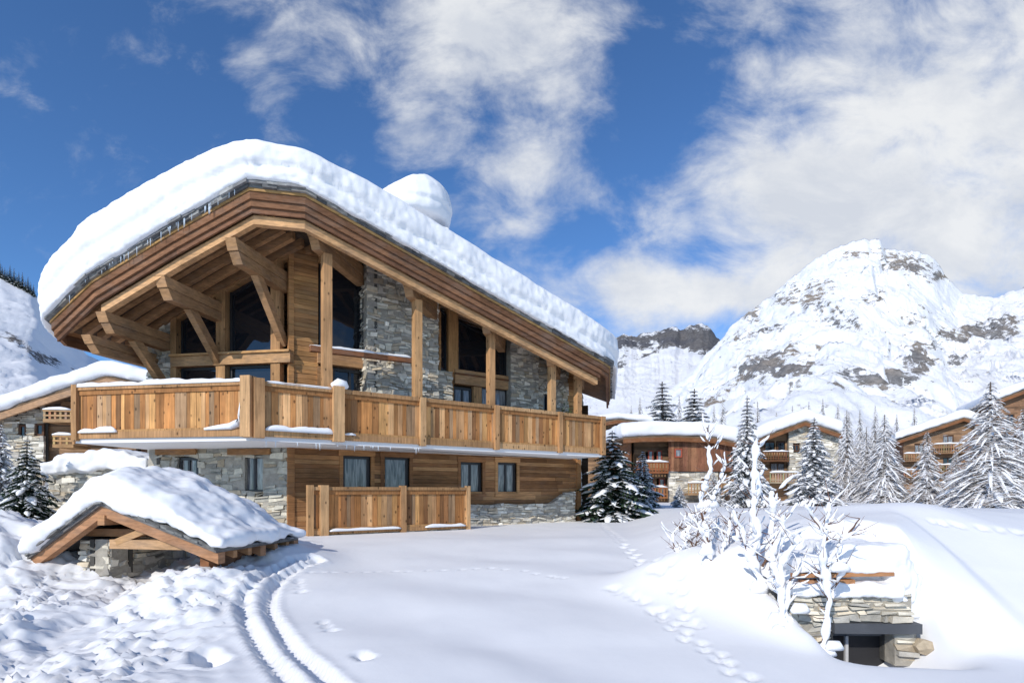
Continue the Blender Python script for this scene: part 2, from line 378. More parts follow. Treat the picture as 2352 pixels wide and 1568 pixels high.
def mountain(name,label,crest,Y0,Y1,pxr,nx,ny,blobs,relief,prof,seed,base=1136,rb=0.0,cn=4,mat='mount'):
    px=np.linspace(pxr[0],pxr[1],nx); s=np.linspace(0,1,ny)
    cp=np.array(crest); cy=np.interp(px,cp[:,0],cp[:,1])
    cy=cy-cn*(ridged(px/40,px*0+.3,3,seed)-.6)*2-cn*1.3*(fbm(px/9,px*0+.7,3,seed+5)-.5)
    PX,S=np.meshgrid(px,s); CY=np.tile(cy,(ny,1))
    PY=base+(CY-base)*S**prof
    Y=Y0+(Y1-Y0)*S; X=(PX-CX)/F*Y
    env=np.sin(np.pi*np.clip(S,0,1))**.5
    Xw=X/relief[1]; Yw=Y/relief[1]
    wx=fbm(Xw*1.3,Yw*1.3,3,3)*.8
    rr=ridged(Xw+wx,Yw*.5+wx,6,seed+7)-.6
    Y=Y+rr*relief[0]*1.3*env
    Z=CZ+(HY-PY)/F*Y+(rr*relief[0]*.6+(ridged(Xw*4+wx,Yw*3,5,seed+2)-.55)*relief[0]*.3)*env
    rock=np.full(PX.shape,rb)
    for (bx,by,rx,ry,an,w) in blobs:
        c_,s_=math.cos(R(an)),math.sin(R(an)); dx=PX-bx; dy=PY-by
        u_=(dx*c_+dy*s_)/rx; v_=(-dx*s_+dy*c_)/ry
        rock=np.maximum(rock,w*np.exp(-(u_**2+v_**2)))
    n=fbm(PX/14,PY/7,5,seed+30); n2=ridged(PX/50,PY/22,5,seed+40)
    rock=rock*(.25+1.0*n)+.45*(n2-.62)+.3*(.6-ridged(Xw*2+wx,Yw,5,seed+7))*env*.5
    Xb=X[-1:]*1.06; Yb=Y[-1:]*1.12; Zb=Z[-1:]*.2
    X=np.vstack([X,Xb]);Y=np.vstack([Y,Yb]);Z=np.vstack([Z,Zb]);rock=np.vstack([rock,rock[-1:]])
    ny+=1; co=np.stack([X,Y,Z],-1).reshape(-1,3); idx=np.arange(nx*ny).reshape(ny,nx)
    f=np.stack([idx[:-1,:-1],idx[:-1,1:],idx[1:,1:],idx[1:,:-1]],-1).reshape(-1,4)
    me=bpy.data.meshes.new(name); me.from_pydata(co.tolist(),[],f.tolist())
    at=me.attributes.new('rock','FLOAT','POINT'); at.data.foreach_set('value',rock.ravel().astype(np.float32))
    me.polygons.foreach_set('use_smooth',[True]*len(me.polygons)); me.materials.append(M[mat])
    o=bpy.data.objects.new(name,me); C.objects.link(o); tag(o,label,'mountain',kind='structure')
mountain('mountain','snow covered rocky mountain rising to a blunt peak on the right',
  [(900,1060),(1300,960),(1400,950),(1500,915),(1580,870),(1640,795),(1700,738),(1760,690),(1800,655),(1850,615),(1880,592),(1910,572),(1930,565),(1985,550),(2020,553),(2032,570),(2050,573),(2110,578),(2135,588),(2160,612),(2180,645),(2215,672),(2290,685),(2352,660),(2450,640),(2700,600)],
  190,1150,(1000,2700),640,280,
  [(1720,720,45,60,-35,.95),(1850,690,80,30,-20,.95),(1930,735,70,22,10,.8),(2090,612,80,28,12,1.2),(2160,640,30,16,0,1.2),(2010,690,70,14,0,.75),(1970,585,90,12,-12,.65),
   (1660,930,70,28,-25,1.15),(1760,850,100,32,-25,1.15),(1830,880,80,34,-20,1.25),(1900,800,60,20,0,.8),(2020,880,100,24,-8,1.15),(2130,830,90,28,-28,1.2),(2240,790,100,26,-10,1.25),(2340,775,70,30,0,1.25),
   (2010,930,80,18,0,.9),(1700,800,50,22,-30,.85),(2120,740,60,14,0,.7),(2340,655,26,10,0,1.1),(1780,770,70,16,-20,.75),(2250,860,70,16,-10,.8),(1870,940,60,16,0,.8),(2060,790,60,12,-10,.7)],
  (110,190),.72,3,base=1140,rb=.2,cn=6)
mountain('mountain','jagged dark rock ridge between the chalet roof and the big mountain',
  [(1200,860),(1380,800),(1410,775),(1440,770),(1470,768),(1530,758),(1545,752),(1575,756),(1600,744),(1625,750),(1640,768),(1655,785),(1680,810),(1800,870)],
  900,1900,(1200,1900),300,140,[(1450,785,90,20,0,1.4),(1560,775,80,24,-4,2.0),(1620,780,50,30,10,2.0),(1480,815,60,10,-5,.9),(1420,835,20,14,0,.9)],(60,200),.6,11,base=1000,rb=.12,cn=9,mat='mount2')
mountain('hill','steep snowy hillside behind the far left edge of the chalet',
  [(-900,420),(-300,520),(-100,590),(0,632),(75,672),(130,742),(200,815),(240,835),(350,880),(600,980),(1000,1080)],
  70,330,(-900,1000),300,110,[(60,790,70,12,28,1.0),(110,820,40,14,20,1.0),(20,760,40,8,28,.8),(190,850,40,8,20,.5)],(10,35),.7,21,base=1140,rb=.0,cn=2,mat='hillm')
# ---------------------------------------------------------------- trees
def conifer(h,r,seed,snow=.6,green=(.035,.06,.035),levels=None,droop=.45,larch=False,frost=0.0):
    rd=random.Random(seed); cr=MB(); sn=MB(); tr=MB()
    tr.tube([(0,0,-.4),(0,0,h*.4),(0,0,h*.97)],[h*.022,h*.014,h*.003],6,(.12,.09,.07))
    L=levels or int(14+h*2.6)
    for i in range(L):
        s=i/L; z=h*(.06+.92*s); rad=r*((1-s)**.85)*rd.uniform(.72,1.15)+.05
        nb=int(lerp(11,5,s))
        for k in range(nb):
            az=2*math.pi*(k+rd.random())/nb; rr=rad*rd.uniform(.65,1.2)
            d=Vector((math.cos(az),math.sin(az),0)); sd=Vector((-d.y,d.x,0)); dz=droop*rd.uniform(.6,1.3)
            def pt(q): return d*(rr*q)+Vector((0,0,z+rr*(.10*q-dz*q*q)))
            m=7
            if larch:
                cr.tube([pt(0),pt(.5),pt(1)],[.018,.012,.005],3,(.3,.27,.24))
                for j in range(m*3):
                    q=rd.uniform(.15,1); p=pt(q); sgn=rd.choice((-1,1)); l=rr*.28*rd.uniform(.5,1.2)*(1.15-q*.6)
                    e=p+sd*sgn*l+d*l*.5+Vector((0,0,-l*rd.uniform(.1,.8))); w=Vector((0,0,.014+.010*h/8)); c=rd.choice([(.68,.68,.7),(.5,.48,.46),(.8,.81,.83),(.36,.31,.28),(.75,.75,.77),(.46,.42,.39)])
                    cr.face([p-w,p+w,e+w*.4,e-w*.4],c)
            else:
                for j in range(m):
                    q=(j+.6)/m; p=pt(q); 
                    for sgn in (-1,1):
                        l=rr*.34*(1.1-q*.75)*rd.uniform(.7,1.3)+.04
                        e=p+sd*sgn*l+d*l*.7+Vector((0,0,-l*rd.uniform(.3,.8))); g=rd.uniform(.5,1.5); c=tuple(x*g for x in green)
                        fr=rd.random()<frost
                        if fr: g=rd.uniform(.5,.88); c=(g*.96,g*.97,g)
                        w=d*(rr/m*.55); cr.face([p-w,p+w,e+w*.35,e-w*.35],c)
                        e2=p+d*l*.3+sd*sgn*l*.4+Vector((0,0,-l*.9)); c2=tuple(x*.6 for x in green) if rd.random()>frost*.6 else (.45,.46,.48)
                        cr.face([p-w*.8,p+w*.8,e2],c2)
            if rd.random()<snow:
                q0=rd.uniform(.1,.45); q1=rd.uniform(.75,1.05); wd=rr*.11*rd.uniform(.6,1.4)+.02
                if larch: wd*=.35
                pts=[pt(lerp(q0,q1,t_))+Vector((0,0,wd*.35)) for t_ in (0,.3,.6,1)]
                sn.tube(pts,[wd*.4,wd,wd*rd.uniform(.8,1.2),wd*.3],5,WHITE,.5)
            if not larch and rd.random()<snow*.8:
                for _ in range(3):
                    q=rd.uniform(.4,1); l=rr*.2; sgn=rd.choice((-1,1)); p=pt(q)+Vector((0,0,.02)); e=p+sd*sgn*l+d*l*.6+Vector((0,0,-l*.4)); w=rr*.045+.012
                    sn.tube([p,e],[w,w*.5],4,WHITE,.5)
    return tr.mesh('trunk',M['bark']),cr.mesh('crown',M['leaf'],fix=False),sn.mesh('snow',M['snow'],smooth=True,fix=False)
def plant_tree(ms,x,y,sc,label,rot=0,name='fir_tree',cat='tree',group=None,z=None,sx=1):
    t=thing(name,label,cat,(x,y,gz(x,y)-.05 if z is None else z),group); t.scale=(sc*sx,sc*sx,sc); t.rotation_euler=(0,0,rot)
    for n,m in zip(('trunk','crown','snow'),ms):
        if len(m.vertices)==0: continue
        o=bpy.data.objects.new(n,m); C.objects.link(o); o.parent=t
    return t
def tree_px(px,top,Y,rpx,ms,h0,r0,label,**kw):
    X=(px-CX)/F*Y; g=gz(X,Y)-.05; h=zpy(top,Y)-g; sc=h/h0; sx=(rpx/F*Y)/(r0*sc)
    plant_tree(ms,X,Y,sc,label,rot=px*.7,sx=sx,**kw)
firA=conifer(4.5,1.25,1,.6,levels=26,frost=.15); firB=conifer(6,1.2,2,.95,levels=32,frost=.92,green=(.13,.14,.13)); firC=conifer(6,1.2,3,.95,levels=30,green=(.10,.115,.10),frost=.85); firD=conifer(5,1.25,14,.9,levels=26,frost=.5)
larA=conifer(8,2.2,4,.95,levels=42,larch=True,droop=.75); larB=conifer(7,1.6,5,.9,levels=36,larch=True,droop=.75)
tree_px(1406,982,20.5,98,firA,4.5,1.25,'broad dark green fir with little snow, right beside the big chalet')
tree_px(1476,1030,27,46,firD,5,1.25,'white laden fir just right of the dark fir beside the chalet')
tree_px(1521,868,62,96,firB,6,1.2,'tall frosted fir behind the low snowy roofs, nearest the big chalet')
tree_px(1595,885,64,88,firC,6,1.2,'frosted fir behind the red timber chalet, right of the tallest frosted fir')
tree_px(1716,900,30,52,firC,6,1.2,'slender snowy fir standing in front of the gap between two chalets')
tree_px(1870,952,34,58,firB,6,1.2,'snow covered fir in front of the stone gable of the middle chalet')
tree_px(1945,935,44,48,larB,7,1.6,'frosted bare larch just right of the stone gabled chalet',name='larch_tree')
tree_px(2032,945,40,66,larA,8,2.2,'frosted bare larch midway between the stone chalet and the brown apartment chalet',name='larch_tree')
tree_px(1990,975,42,46,larB,7,1.6,'short frosted larch left of the wider larch in the middle gap',name='larch_tree')
tree_px(2130,985,38,54,larB,7,1.6,'small frosted larch in front of the brown apartment chalet',name='larch_tree')
tree_px(2195,1030,36,42,larB,7,1.6,'low frosted larch between the small larch and the biggest larch',name='larch_tree')
tree_px(2275,868,27,116,larA,8,2.2,'biggest frosted larch at the right edge, hiding the far brown building',name='larch_tree')
tree_px(2350,930,32,74,larB,7,1.6,'frosted larch cut by the right edge of the picture',name='larch_tree')
tree_px(1640,1080,33,24,firC,6,1.2,'little snow covered fir by the stone base of the red timber chalet')
tree_px(1560,1110,30,20,firB,6,1.2,'tiny snowed-in fir under the left balcony of the red timber chalet')
for i,(px,top,Y) in enumerate(((1820,925,120),(1858,915,125),(1890,908,118),(1783,940,122),(1925,920,121),(1660,905,130),(1470,905,128),(1450,925,110),(1975,935,124),(2060,945,126),(2160,950,122),(1560,900,130),(1740,915,128),(2010,925,119),(2100,930,127),(1840,935,112),(1640,925,118),(1950,940,115),(2200,940,125))):
    tree_px(px,top,Y,28,larB,7,1.6,'thin pale larch far behind the chalet roofs at the foot of the mountain',name='larch_tree',group='pale larches behind the chalet roofs')
tree_px(62,1000,17,66,firA,4.5,1.25,'dark snowy fir at the left edge below the neighbouring chalet')
tree_px(2,965,20,45,firB,6,1.2,'snowy fir cut by the left edge of the picture')
tree_px(120,1065,22,34,firC,6,1.2,'small white fir below the balcony of the left neighbouring chalet')
tiny=conifer(9,1.6,8,.25,levels=16)
rd=random.Random(4)
for i in range(16):
    px=-22+i*6.6+rd.uniform(-2,2); py=np.interp(px,[-30,0,75,85],[618,632,672,680]); Y=326; X=(px-CX)/F*Y; z=zpy(py,Y)-2
    plant_tree(tiny,X,Y,rd.uniform(.8,1.3),'dark fir on the crest of the hill at the far left',rot=i,group='dark firs on the hill crest at the far left',z=z)
# ---------------------------------------------------------------- main chalet
K=(-5.75,12.6); FL=Face(K,-9.7); FR=Face(K,35.5)
u=(-FL.n[0],-FL.n[1]); v=FL.d
def AB(a,b_,z): return (K[0]+a*v[0]+b_*u[0], K[1]+a*v[1]+b_*u[1], z)
RZ=CZ+6.65
_ZA=[-8,-5.3,-3.9,-1.8,.06,1.10,8.1]; _ZZ=[CZ+2.6,CZ+4.12,CZ+4.88,CZ+5.86,RZ,RZ,RZ-.392*7.0]
def zr(a): return float(np.interp(a,_ZA,_ZZ))
def aFR(t,o): return t*math.cos(R(45.2))+o*math.sin(R(45.2))
ch=thing('chalet','large timber and stone chalet with thick rounded snow on its sweeping roof','house',(-4,16,.6))
BK=14.0
OUT=[(-5.5,BK),(-5.5,.55),(-5.3,.12),(-3.9,-.15),(-1.8,-.15),(.06,-.15),(1.10,.29),(7.55,6.78),(7.75,7.1),(7.75,BK)]
def offs(P,o):
    Q=[]
    for i,p in enumerate(P):
        ns=[]
        for a,b_ in ((i-1,i),(i,i+1)):
            if a<0 or b_>=len(P): continue
            dx=P[b_][0]-P[a][0]; dy=P[b_][1]-P[a][1]; l=math.hypot(dx,dy); ns.append((dy/l,-dx/l))
        nx=sum(n[0] for n in ns)/len(ns); ny=sum(n[1] for n in ns)/len(ns); l2=nx*nx+ny*ny
        Q.append((p[0]+nx/l2*o,p[1]+ny/l2*o))
    return Q
def sweep(mb,o0,o1,d0,d1,cols,seg=None,i0=0,i1=99):
    A=offs(OUT,o0);B=offs(OUT,o1)
    for i in range(len(OUT)-1):
        if i<i0 or i>=i1: continue
        n=max(1,int(math.hypot(OUT[i+1][0]-OUT[i][0],OUT[i+1][1]-OUT[i][1])/seg)) if seg else 1
        for k in range(n):
            def pp(S,q): return lerp(S[i][0],S[i+1][0],q),lerp(S[i][1],S[i+1][1],q)
            q0,q1=k/n,(k+1)/n; z0=lerp(zr(OUT[i][0]),zr(OUT[i+1][0]),q0); z1=lerp(zr(OUT[i][0]),zr(OUT[i+1][0]),q1)
            jo=random.uniform(-.03,.05) if seg and seg<1 else 0
            A2=offs(OUT,o0+jo) if jo else A
            a0=pp(A2,q0);a1=pp(A2,q1);b0=pp(B,q0);b1=pp(B,q1)
            c=random.choice(cols); kk=random.uniform(.8,1.2); c=tuple(x*kk for x in c)
            j=random.uniform(0,.03) if seg and seg<1 else 0
            mb.box8([AB(*b0,z0+d1),AB(*b1,z1+d1),AB(*a1,z1+d1),AB(*a0,z0+d1),AB(*b0,z0+d0+j),AB(*b1,z1+d0+j),AB(*a1,z1+d0+j),AB(*a0,z0+d0+j)],c)
def Fr(a,o=0):
    P=offs(OUT,o)[1:-1]; return float(np.interp(a,[p[0] for p in P],[p[1] for p in P]))
rf=MB(); dk=MB()
for (a0,b0_),(a1,b1_) in zip(OUT[1:-2],OUT[2:-1]):
    z0,z1=zr(a0),zr(a1); f0,f1=Fr(a0),Fr(a1)
    for mb,t0,t1,c in ((rf,-.005,-.12,(.14,.14,.14)),(dk,-.125,-.2,(.3,.17,.09))):
        mb.box8([AB(a0,f0+.06,z0+t1),AB(a1,f1+.06,z1+t1),AB(a1,BK,z1+t1),AB(a0,BK,z0+t1),AB(a0,f0+.06,z0+t0),AB(a1,f1+.06,z1+t0),AB(a1,BK,z1+t0),AB(a0,BK,z0+t0)],c)
roof=rf.build('roof',M['slate'],ch)
for i in range(90):
    a=-5.3+i*.16
    if a>7.4: break
    z=zr(a)-.2; g=(zr(a+.15)-zr(a)); k=random.uniform(.35,.75); c=random.choice([(.24,.17,.13),(.2,.17,.16),(.25,.17,.11)]); c=tuple(x*k for x in c)
    dk.box8([AB(a,Fr(a)+.1,z-.02),AB(a+.15,Fr(a+.15)+.1,z+g-.02),AB(a+.15,9,z+g-.02),AB(a,9,z-.02),AB(a,Fr(a)+.1,z-.004),AB(a+.15,Fr(a+.15)+.1,z+g-.004),AB(a+.15,9,z+g-.004),AB(a,9,z-.004)],c)
dk.build('decking',M['beam'],roof)
sl=MB(); sweep(sl,.18,-.1,.055,-.01,[(.25,.25,.25),(.35,.35,.34),(.17,.17,.17)],.3); sweep(sl,.12,-.1,-.014,-.075,[(.15,.15,.15),(.27,.27,.26),(.33,.31,.28)],.23)
sl.build('slate_edge',M['slate'],roof)
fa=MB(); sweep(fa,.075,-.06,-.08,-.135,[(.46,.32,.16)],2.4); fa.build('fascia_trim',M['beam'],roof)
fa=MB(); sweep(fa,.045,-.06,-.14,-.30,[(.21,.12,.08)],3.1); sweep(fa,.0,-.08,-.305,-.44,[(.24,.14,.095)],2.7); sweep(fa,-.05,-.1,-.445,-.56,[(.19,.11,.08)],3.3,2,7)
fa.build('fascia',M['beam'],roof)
fa=MB(); sweep(fa,-.16,-.32,-.565,-.76,[(.6,.41,.26),(.54,.36,.23)],3.2,3,7); fa.build('verge_beam',M['beam'],ch)
rt=MB()
def rafter(a0,a1,b_):
    k=random.uniform(.8,1.15); c=(.45*k,.29*k,.18*k)
    br=[a0]+[x for x in _ZA if a0<x<a1]+[a1]
    for p,q in zip(br[:-1],br[1:]):
        rt.box8([AB(p,b_,zr(p)-.42),AB(q,b_,zr(q)-.42),AB(q,b_+.14,zr(q)-.42),AB(p,b_+.14,zr(p)-.42),AB(p,b_,zr(p)-.225),AB(q,b_,zr(q)-.225),AB(q,b_+.14,zr(q)-.225),AB(p,b_+.14,zr(p)-.225)],c)
for i in range(15): rafter(-5.1,.06,.25+i*.42)
for i in range(19): rafter(1.1,min(7.5,.6+i*.42+.72),.6+i*.42)
rt.build('rafters',M['beam'],roof)
BC=[(.52,.36,.23),(.46,.31,.2),(.4,.27,.17),(.56,.41,.28)]
def purlin(fc,px,py,o,hh,length,w=.24):
    t=fc.t(px,o); P0=fc.P(t,0,o); Y=P0[1]; zt=zpy(py,Y)
    dx=P0[0]-K[0]; dy=P0[1]-K[1]; a=dx*v[0]+dy*v[1]; b_=dx*u[0]+dy*u[1]
    zt=min(zt,zr(a)-.43)
    mb=MB(); c=random.choice(BC); c2=tuple(x*.9 for x in c)
    h1=hh*.5
    mb.box8([AB(a-w/2,b_+.1,zt-h1),AB(a+w/2,b_+.1,zt-h1),AB(a+w/2,b_+length,zt-h1),AB(a-w/2,b_+length,zt-h1),AB(a-w/2,b_,zt),AB(a+w/2,b_,zt),AB(a+w/2,b_+length,zt),AB(a-w/2,b_+length,zt)],c)
    mb.box8([AB(a-w*.46,b_+.28,zt-hh),AB(a+w*.46,b_+.28,zt-hh),AB(a+w*.46,b_+length,zt-hh),AB(a-w*.46,b_+length,zt-hh),AB(a-w*.46,b_+.13,zt-h1-.012),AB(a+w*.46,b_+.13,zt-h1-.012),AB(a+w*.46,b_+length,zt-h1-.012),AB(a-w*.46,b_+length,zt-h1-.012)],c2)
    mb.build('purlin',M['beam'],ch)
    return a,b_,zt-hh
pl=[purlin(FL,528,545,-.0,.5,2.2,.26),purlin(FL,365,632,-.0,.48,2.2,.26),purlin(FL,230,715,-.0,.44,2.2,.26),purlin(FL,196,768,-.0,.38,2.2)]
pr=[purlin(FR,712,510,.25,.52,2.7),purlin(FR,932,630,.25,.48,2.6),purlin(FR,1113,722,.25,.44,2.6),purlin(FR,1262,802,.25,.42,2.6),purlin(FR,1326,837,.25,.38,2.4)]
def brace(a,b0,z0,b1,z1,da=0):
    mb=MB(); mb.beam(AB(a,b0,z0),AB(a+da,b1,z1),.17,.22,random.choice(BC)); mb.build('brace',M['beam'],ch)
for (a,b_,z),dz in zip(pl[:3],(1.35,1.2,1.15)): brace(a,b_+.95,z+.05,b_+2.15,z-dz)
pz=CZ+1.3
for (px,ytop),(a,b_,zb) in zip(((750,585),(958,690),(1127,760),(1267,838),(1327,862)),pr):
    o=-.12; t=FR.t(px,o); w=.21 if px<1000 else .19; mb=MB(); Y=FR.Y(t,o)
    zt=zpy(ytop,Y)
    mb.fb(FR,t-w/2,t+w/2,pz,zt,o-w/2,o+w/2,random.choice(BC)); mb.build('post',M['wood_v'],ch)
cx,cy=-3.0,17.4; mb=MB()
mb.tube([(cx,cy,7.6),(cx,cy,9.9)],[.55,.55],10,(.35,.34,.33)); chim=mb.build('chimney',M['stone'],roof)
mb=MB(); mb.tube([(cx-.1,cy,9.85),(cx-.1,cy,10.0),(cx-.05,cy,10.25),(cx-.1,cy,10.55),(cx-.2,cy,10.8)],[.9,1.18,1.26,1.2,1.0],20); mb.box8([(cx+.25,cy-.5,9.3),(cx+1.15,cy-.5,9.3),(cx+1.15,cy+.4,9.3),(cx+.25,cy+.4,9.3),(cx+.25,cy-.5,9.7),(cx+1.15,cy-.5,9.65),(cx+1.15,cy+.4,9.65),(cx+.25,cy+.4,9.7)])
finish_snow(mb,'chimney_snow',chim,.06,7,.04,1.5,lambda p,nn: -.08*max(0,1-abs(nn.z)*1.3)*math.exp(-((p.z-10.2)/.08)**2))
# roof snow
mb=MB(); As=list(np.linspace(-6.0,-5.2,8))+list(np.linspace(-5.05,8.1,64))
th=lambda a: float(np.interp(a,[-6,-5,-3.5,-1.8,.06,1.1,2.6,8],[.95,1.2,1.28,1.26,.95,.92,1.1,1.08]))
rows=[]
for a in As:
    z=zr(a); f=Fr(a,.33)
    if a<-5.25: f=Fr(-5.3,.33)+((-5.25-a)/.75)**2*.9
    if a>7.6: f=f+(a-7.6)*1.0
    h=th(a)
    rows.append([AB(a,f,z+.03),AB(a,f,z+h-.03),AB(a,f+2.5,z+h+.08),AB(a,BK+.2,z+h+.08),AB(a,BK+.2,z+.03)])
n=5
for r_ in rows: mb.v+=r_
for i in range(len(rows)-1):
    for k in range(n): mb.f.append((i*n+k,i*n+(k+1)%n,(i+1)*n+(k+1)%n,(i+1)*n+k)); mb.c.append(WHITE)
mb.f.append(tuple(range(n))[::-1]); mb.c.append(WHITE); mb.f.append(tuple((len(rows)-1)*n+k for k in range(n))); mb.c.append(WHITE)
def snowfn(p,nn):
    dx=p.x-K[0]; dy=p.y-K[1]; a=dx*v[0]+dy*v[1]; h=(p.z-zr(a))/th(a)
    side=max(0,min(1,1.25-abs(nn.z)*1.5))
    w=mn.noise(Vector((p.x*.6,p.y*.6,3)))*.14+.04*mn.noise(Vector((p.x*3,p.y*3,9)))
    lo=1/(1+math.exp((h-.42-w)/.045))
    g=-.13*lo-.05*math.exp(-((h-.43-w)/.05)**2)+.10*math.exp(-((h-.2-w)/.12)**2)
    st=.035*mn.noise(Vector((a*3,h*3,0)))+.025*mn.noise(Vector((a*9,h*7,5)))+.012*mn.noise(Vector((a*22,h*14,5)))
    return side*(g+st)
finish_snow(mb,'roof_snow',roof,.06,40,.035,1.0,snowfn)
# walls
WB=CZ+1.25
SLB=CZ+1.1; GZ=.45
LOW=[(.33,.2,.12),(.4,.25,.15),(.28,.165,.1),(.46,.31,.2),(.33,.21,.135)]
WR=-1.7; tC=1.22
def ztR(o): return lambda t: zr(aFR(t,o))-.25
t1=FR.t(1325,WR); r=lambda x0,y0,x1,y1,o=WR: FR.R(x0,y0,x1,y1,o)
wl=[r(788,1047,852,1215),r(882,1049,941,1215),r(1058,1061,1108,1133),r(1143,1062,1187,1133)]
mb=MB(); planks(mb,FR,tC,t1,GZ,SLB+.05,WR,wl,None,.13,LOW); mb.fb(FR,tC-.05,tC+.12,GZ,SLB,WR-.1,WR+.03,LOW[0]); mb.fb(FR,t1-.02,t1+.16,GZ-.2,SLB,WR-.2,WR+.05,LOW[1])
mb.build('timber_wall',M['wood_h'],ch)
for w_,m_,g_ in zip(wl,(0,0,1,1),('glass2','glass2','glass2','glass2')):
    fo=window(FR,*w_,WR-.1,ch,m_,g_,fw=.075)
    mb=MB(); c=random.choice(LOW); mb.fb(FR,w_[0]-.12,w_[1]+.12,w_[3]+.002,w_[3]+.16,WR-.04,WR+.03,tuple(x*1.15 for x in c))
    mb.fb(FR,w_[0]-.1,w_[0]-.002,w_[2],w_[3],WR-.04,WR+.02,c); mb.fb(FR,w_[1]+.002,w_[1]+.1,w_[2],w_[3],WR-.04,WR+.02,c)
    if w_[2]>.9: mb.fb(FR,w_[0]-.12,w_[1]+.12,w_[2]-.1,w_[2]-.002,WR-.04,WR+.05,c)
    mb.build('window_surround',M['wood_h'],fo)
tp0,tp1=FR.t(1078,WR+.25),FR.t(1322,WR+.25)
mb=MB(); zt_=lambda t: float(np.interp(t,[tp0,FR.t(1255,WR+.25),FR.t(1268,WR+.25),FR.t(1300,WR+.25),tp1],[1.33,1.33,1.33,1.68,1.75]))
stones(mb,FR,tp0,tp1,GZ,1.8,WR+.25,(),zt_,.05,.12,.1,.35); mb.build('stone_plinth',M['stone'],ch)
LO=-2.07; aC=-.353
tl=FL.t(340,LO); wl=[FL.R(405,1050,450,1118,LO),FL.R(553,1045,605,1130,LO)]
mb=MB(); stones(mb,FL,tl,aC+.0,.2,SLB+.02,LO,wl,None,.08,.2,.15,.45,[(.37,.37,.35),(.43,.43,.4),(.31,.31,.3),(.5,.47,.41),(.4,.35,.28),(.55,.54,.49)])
stones(mb,FR,tC-.005,tC+.02,.2,SLB,WR,(),None); mb.build('stone_wall',M['stone'],ch)
for w_ in wl: window(FL,*w_,LO-.12,ch,1,'glass2',fw=.07)
for (x0,x1) in ((360,452),(525,622)):
    mb=MB(); q=FL.R(x0,1030,x1,1044,LO); mb.fb(FL,q[0],q[1],q[2],q[3],LO-.1,LO+.06,(.33,.2,.11)); mb.build('lintel',M['beam'],ch)
FS=Face(FR.P(t1,0,WR)[:2],80.3)
mb=MB(); zs=zr(aFR(t1,WR))-.25
stones(mb,FS,0,5.5,GZ,zs,-.02,(),None,.1,.22,.2,.6); mb.build('stone_wall',M['stone'],ch)
FW=Face(FL.P(tl,0,LO-11)[:2],-99.7)
mb=MB(); stones(mb,FW,0,11,.2,zr(tl)-.25,0,(),None,.12,.25,.3,.7); mb.build('stone_wall',M['stone'],ch)
q=FL.t(400,LO)
ztL=lambda t: zr(t)-.25
mb=MB(); stones(mb,FL,tl,q,WB-.1,6.5,LO+.05,(),ztL); mb.build('stone_wall',M['stone'],ch)
zmid=FL.z(828,-2,LO); hb=.13
mb=MB(); mb.fb(FL,q,aC+.1,zmid-hb,zmid+hb,LO-.05,LO+.14,BC[0]); mb.fb(FL,q,aC+.1,zmid+hb+.003,zmid+hb+.06,LO-.05,LO+.2,(.6,.4,.22)); mb.build('beam',M['beam'],ch)
for px in (404,512,637):
    t=FL.t(px,LO); w=.17 if px==404 else .26; 
    mb=MB(); mb.fb(FL,t-w/2,t+w/2,zmid+hb+.065,ztL(t)+.1,LO-.1,LO+.1,BC[px%3]); mb.fb(FL,t-w/2,t+w/2,WB-.1,zmid-hb-.003,LO-.1,LO+.1,BC[(px+1)%3]); mb.build('post',M['wood_v'],ch)
for x0,x1 in ((412,500),(525,626)):
    a_,b_=FL.t(x0,LO),FL.t(x1,LO)
    window(FL,a_,b_,zmid+.21,ztL(a_)-.25,LO-.08,ch,0,'glass',z1b=ztL(b_)-.25); window(FL,a_,b_,WB-.1,zmid-.14,LO-.08,ch,0,'glass')
mb=MB(); a_,b_=FL.t(404,LO),aC
for p,q_ in ((a_,-1.8),(-1.8,b_)): mb.fb(FL,p,q_,ztL(p)-.24,ztL(p)+.02,LO-.1,LO+.08,(.42,.27,.15),z1b=ztL(q_)+.02,z0b=ztL(q_)-.24)
mb.build('beam',M['beam'],ch)
UP=[(.48,.3,.17),(.52,.34,.19),(.42,.26,.15),(.46,.31,.19)]
tx=lambda px,o=WR: FR.t(px,o)
mb=MB(); planks(mb,FR,tC,tx(731),WB-.1,8.1,WR,(),ztR(WR),.12,UP,L=(1.5,2)); mb.fb(FR,tC-.03,tC+.1,WB-.1,ztR(WR)(tC),WR-.1,WR+.04,UP[0]); mb.build('timber_wall',M['wood_h'],ch)
top=ztR(WR)
t0,t1_=tx(735),tx(838); window(FR,t0,t1_,FR.z(808,t0,WR),top(t0)-.35,WR-.08,ch,0,'glass',z1b=top(t1_)-.35,fw=.07)
window(FR,tx(765),tx(845),WB-.1,FR.z(848,tx(800),WR),WR-.08,ch,1,'glass',fw=.07)
mb=MB(); mb.fb(FR,tx(728),tx(850),FR.z(842,tx(790),WR),FR.z(818,tx(790),WR),WR-.1,WR+.1,BC[1]); mb.fb(FR,tx(728),tx(764),WB-.1,FR.z(843,tx(750),WR),WR-.08,WR+.02,UP[2]); mb.fb(FR,t0-.05,t1_+.05,top(t0)-.345,top(t0)-.1,WR-.1,WR+.05,UP[1],z1b=top(t1_)-.1,z0b=top(t1_)-.345); mb.build('beam',M['beam'],ch)
mb=MB(); o=-.9; a_=FR.P(FR.t(712,o),FR.z(800,FR.t(712,o),o),o); b_=FR.P(FR.t(945,o),FR.z(828,FR.t(945,o),o),o); mb.beam(a_,b_,.16,.14,(.3,.15,.09)); gb=mb.build('beam',M['beam'],ch)
strip_obj(gb,[tuple(Vector(a_)+Vector((0,0,.07))),tuple(Vector(b_)+Vector((0,0,.07)))],.09,.07,3)
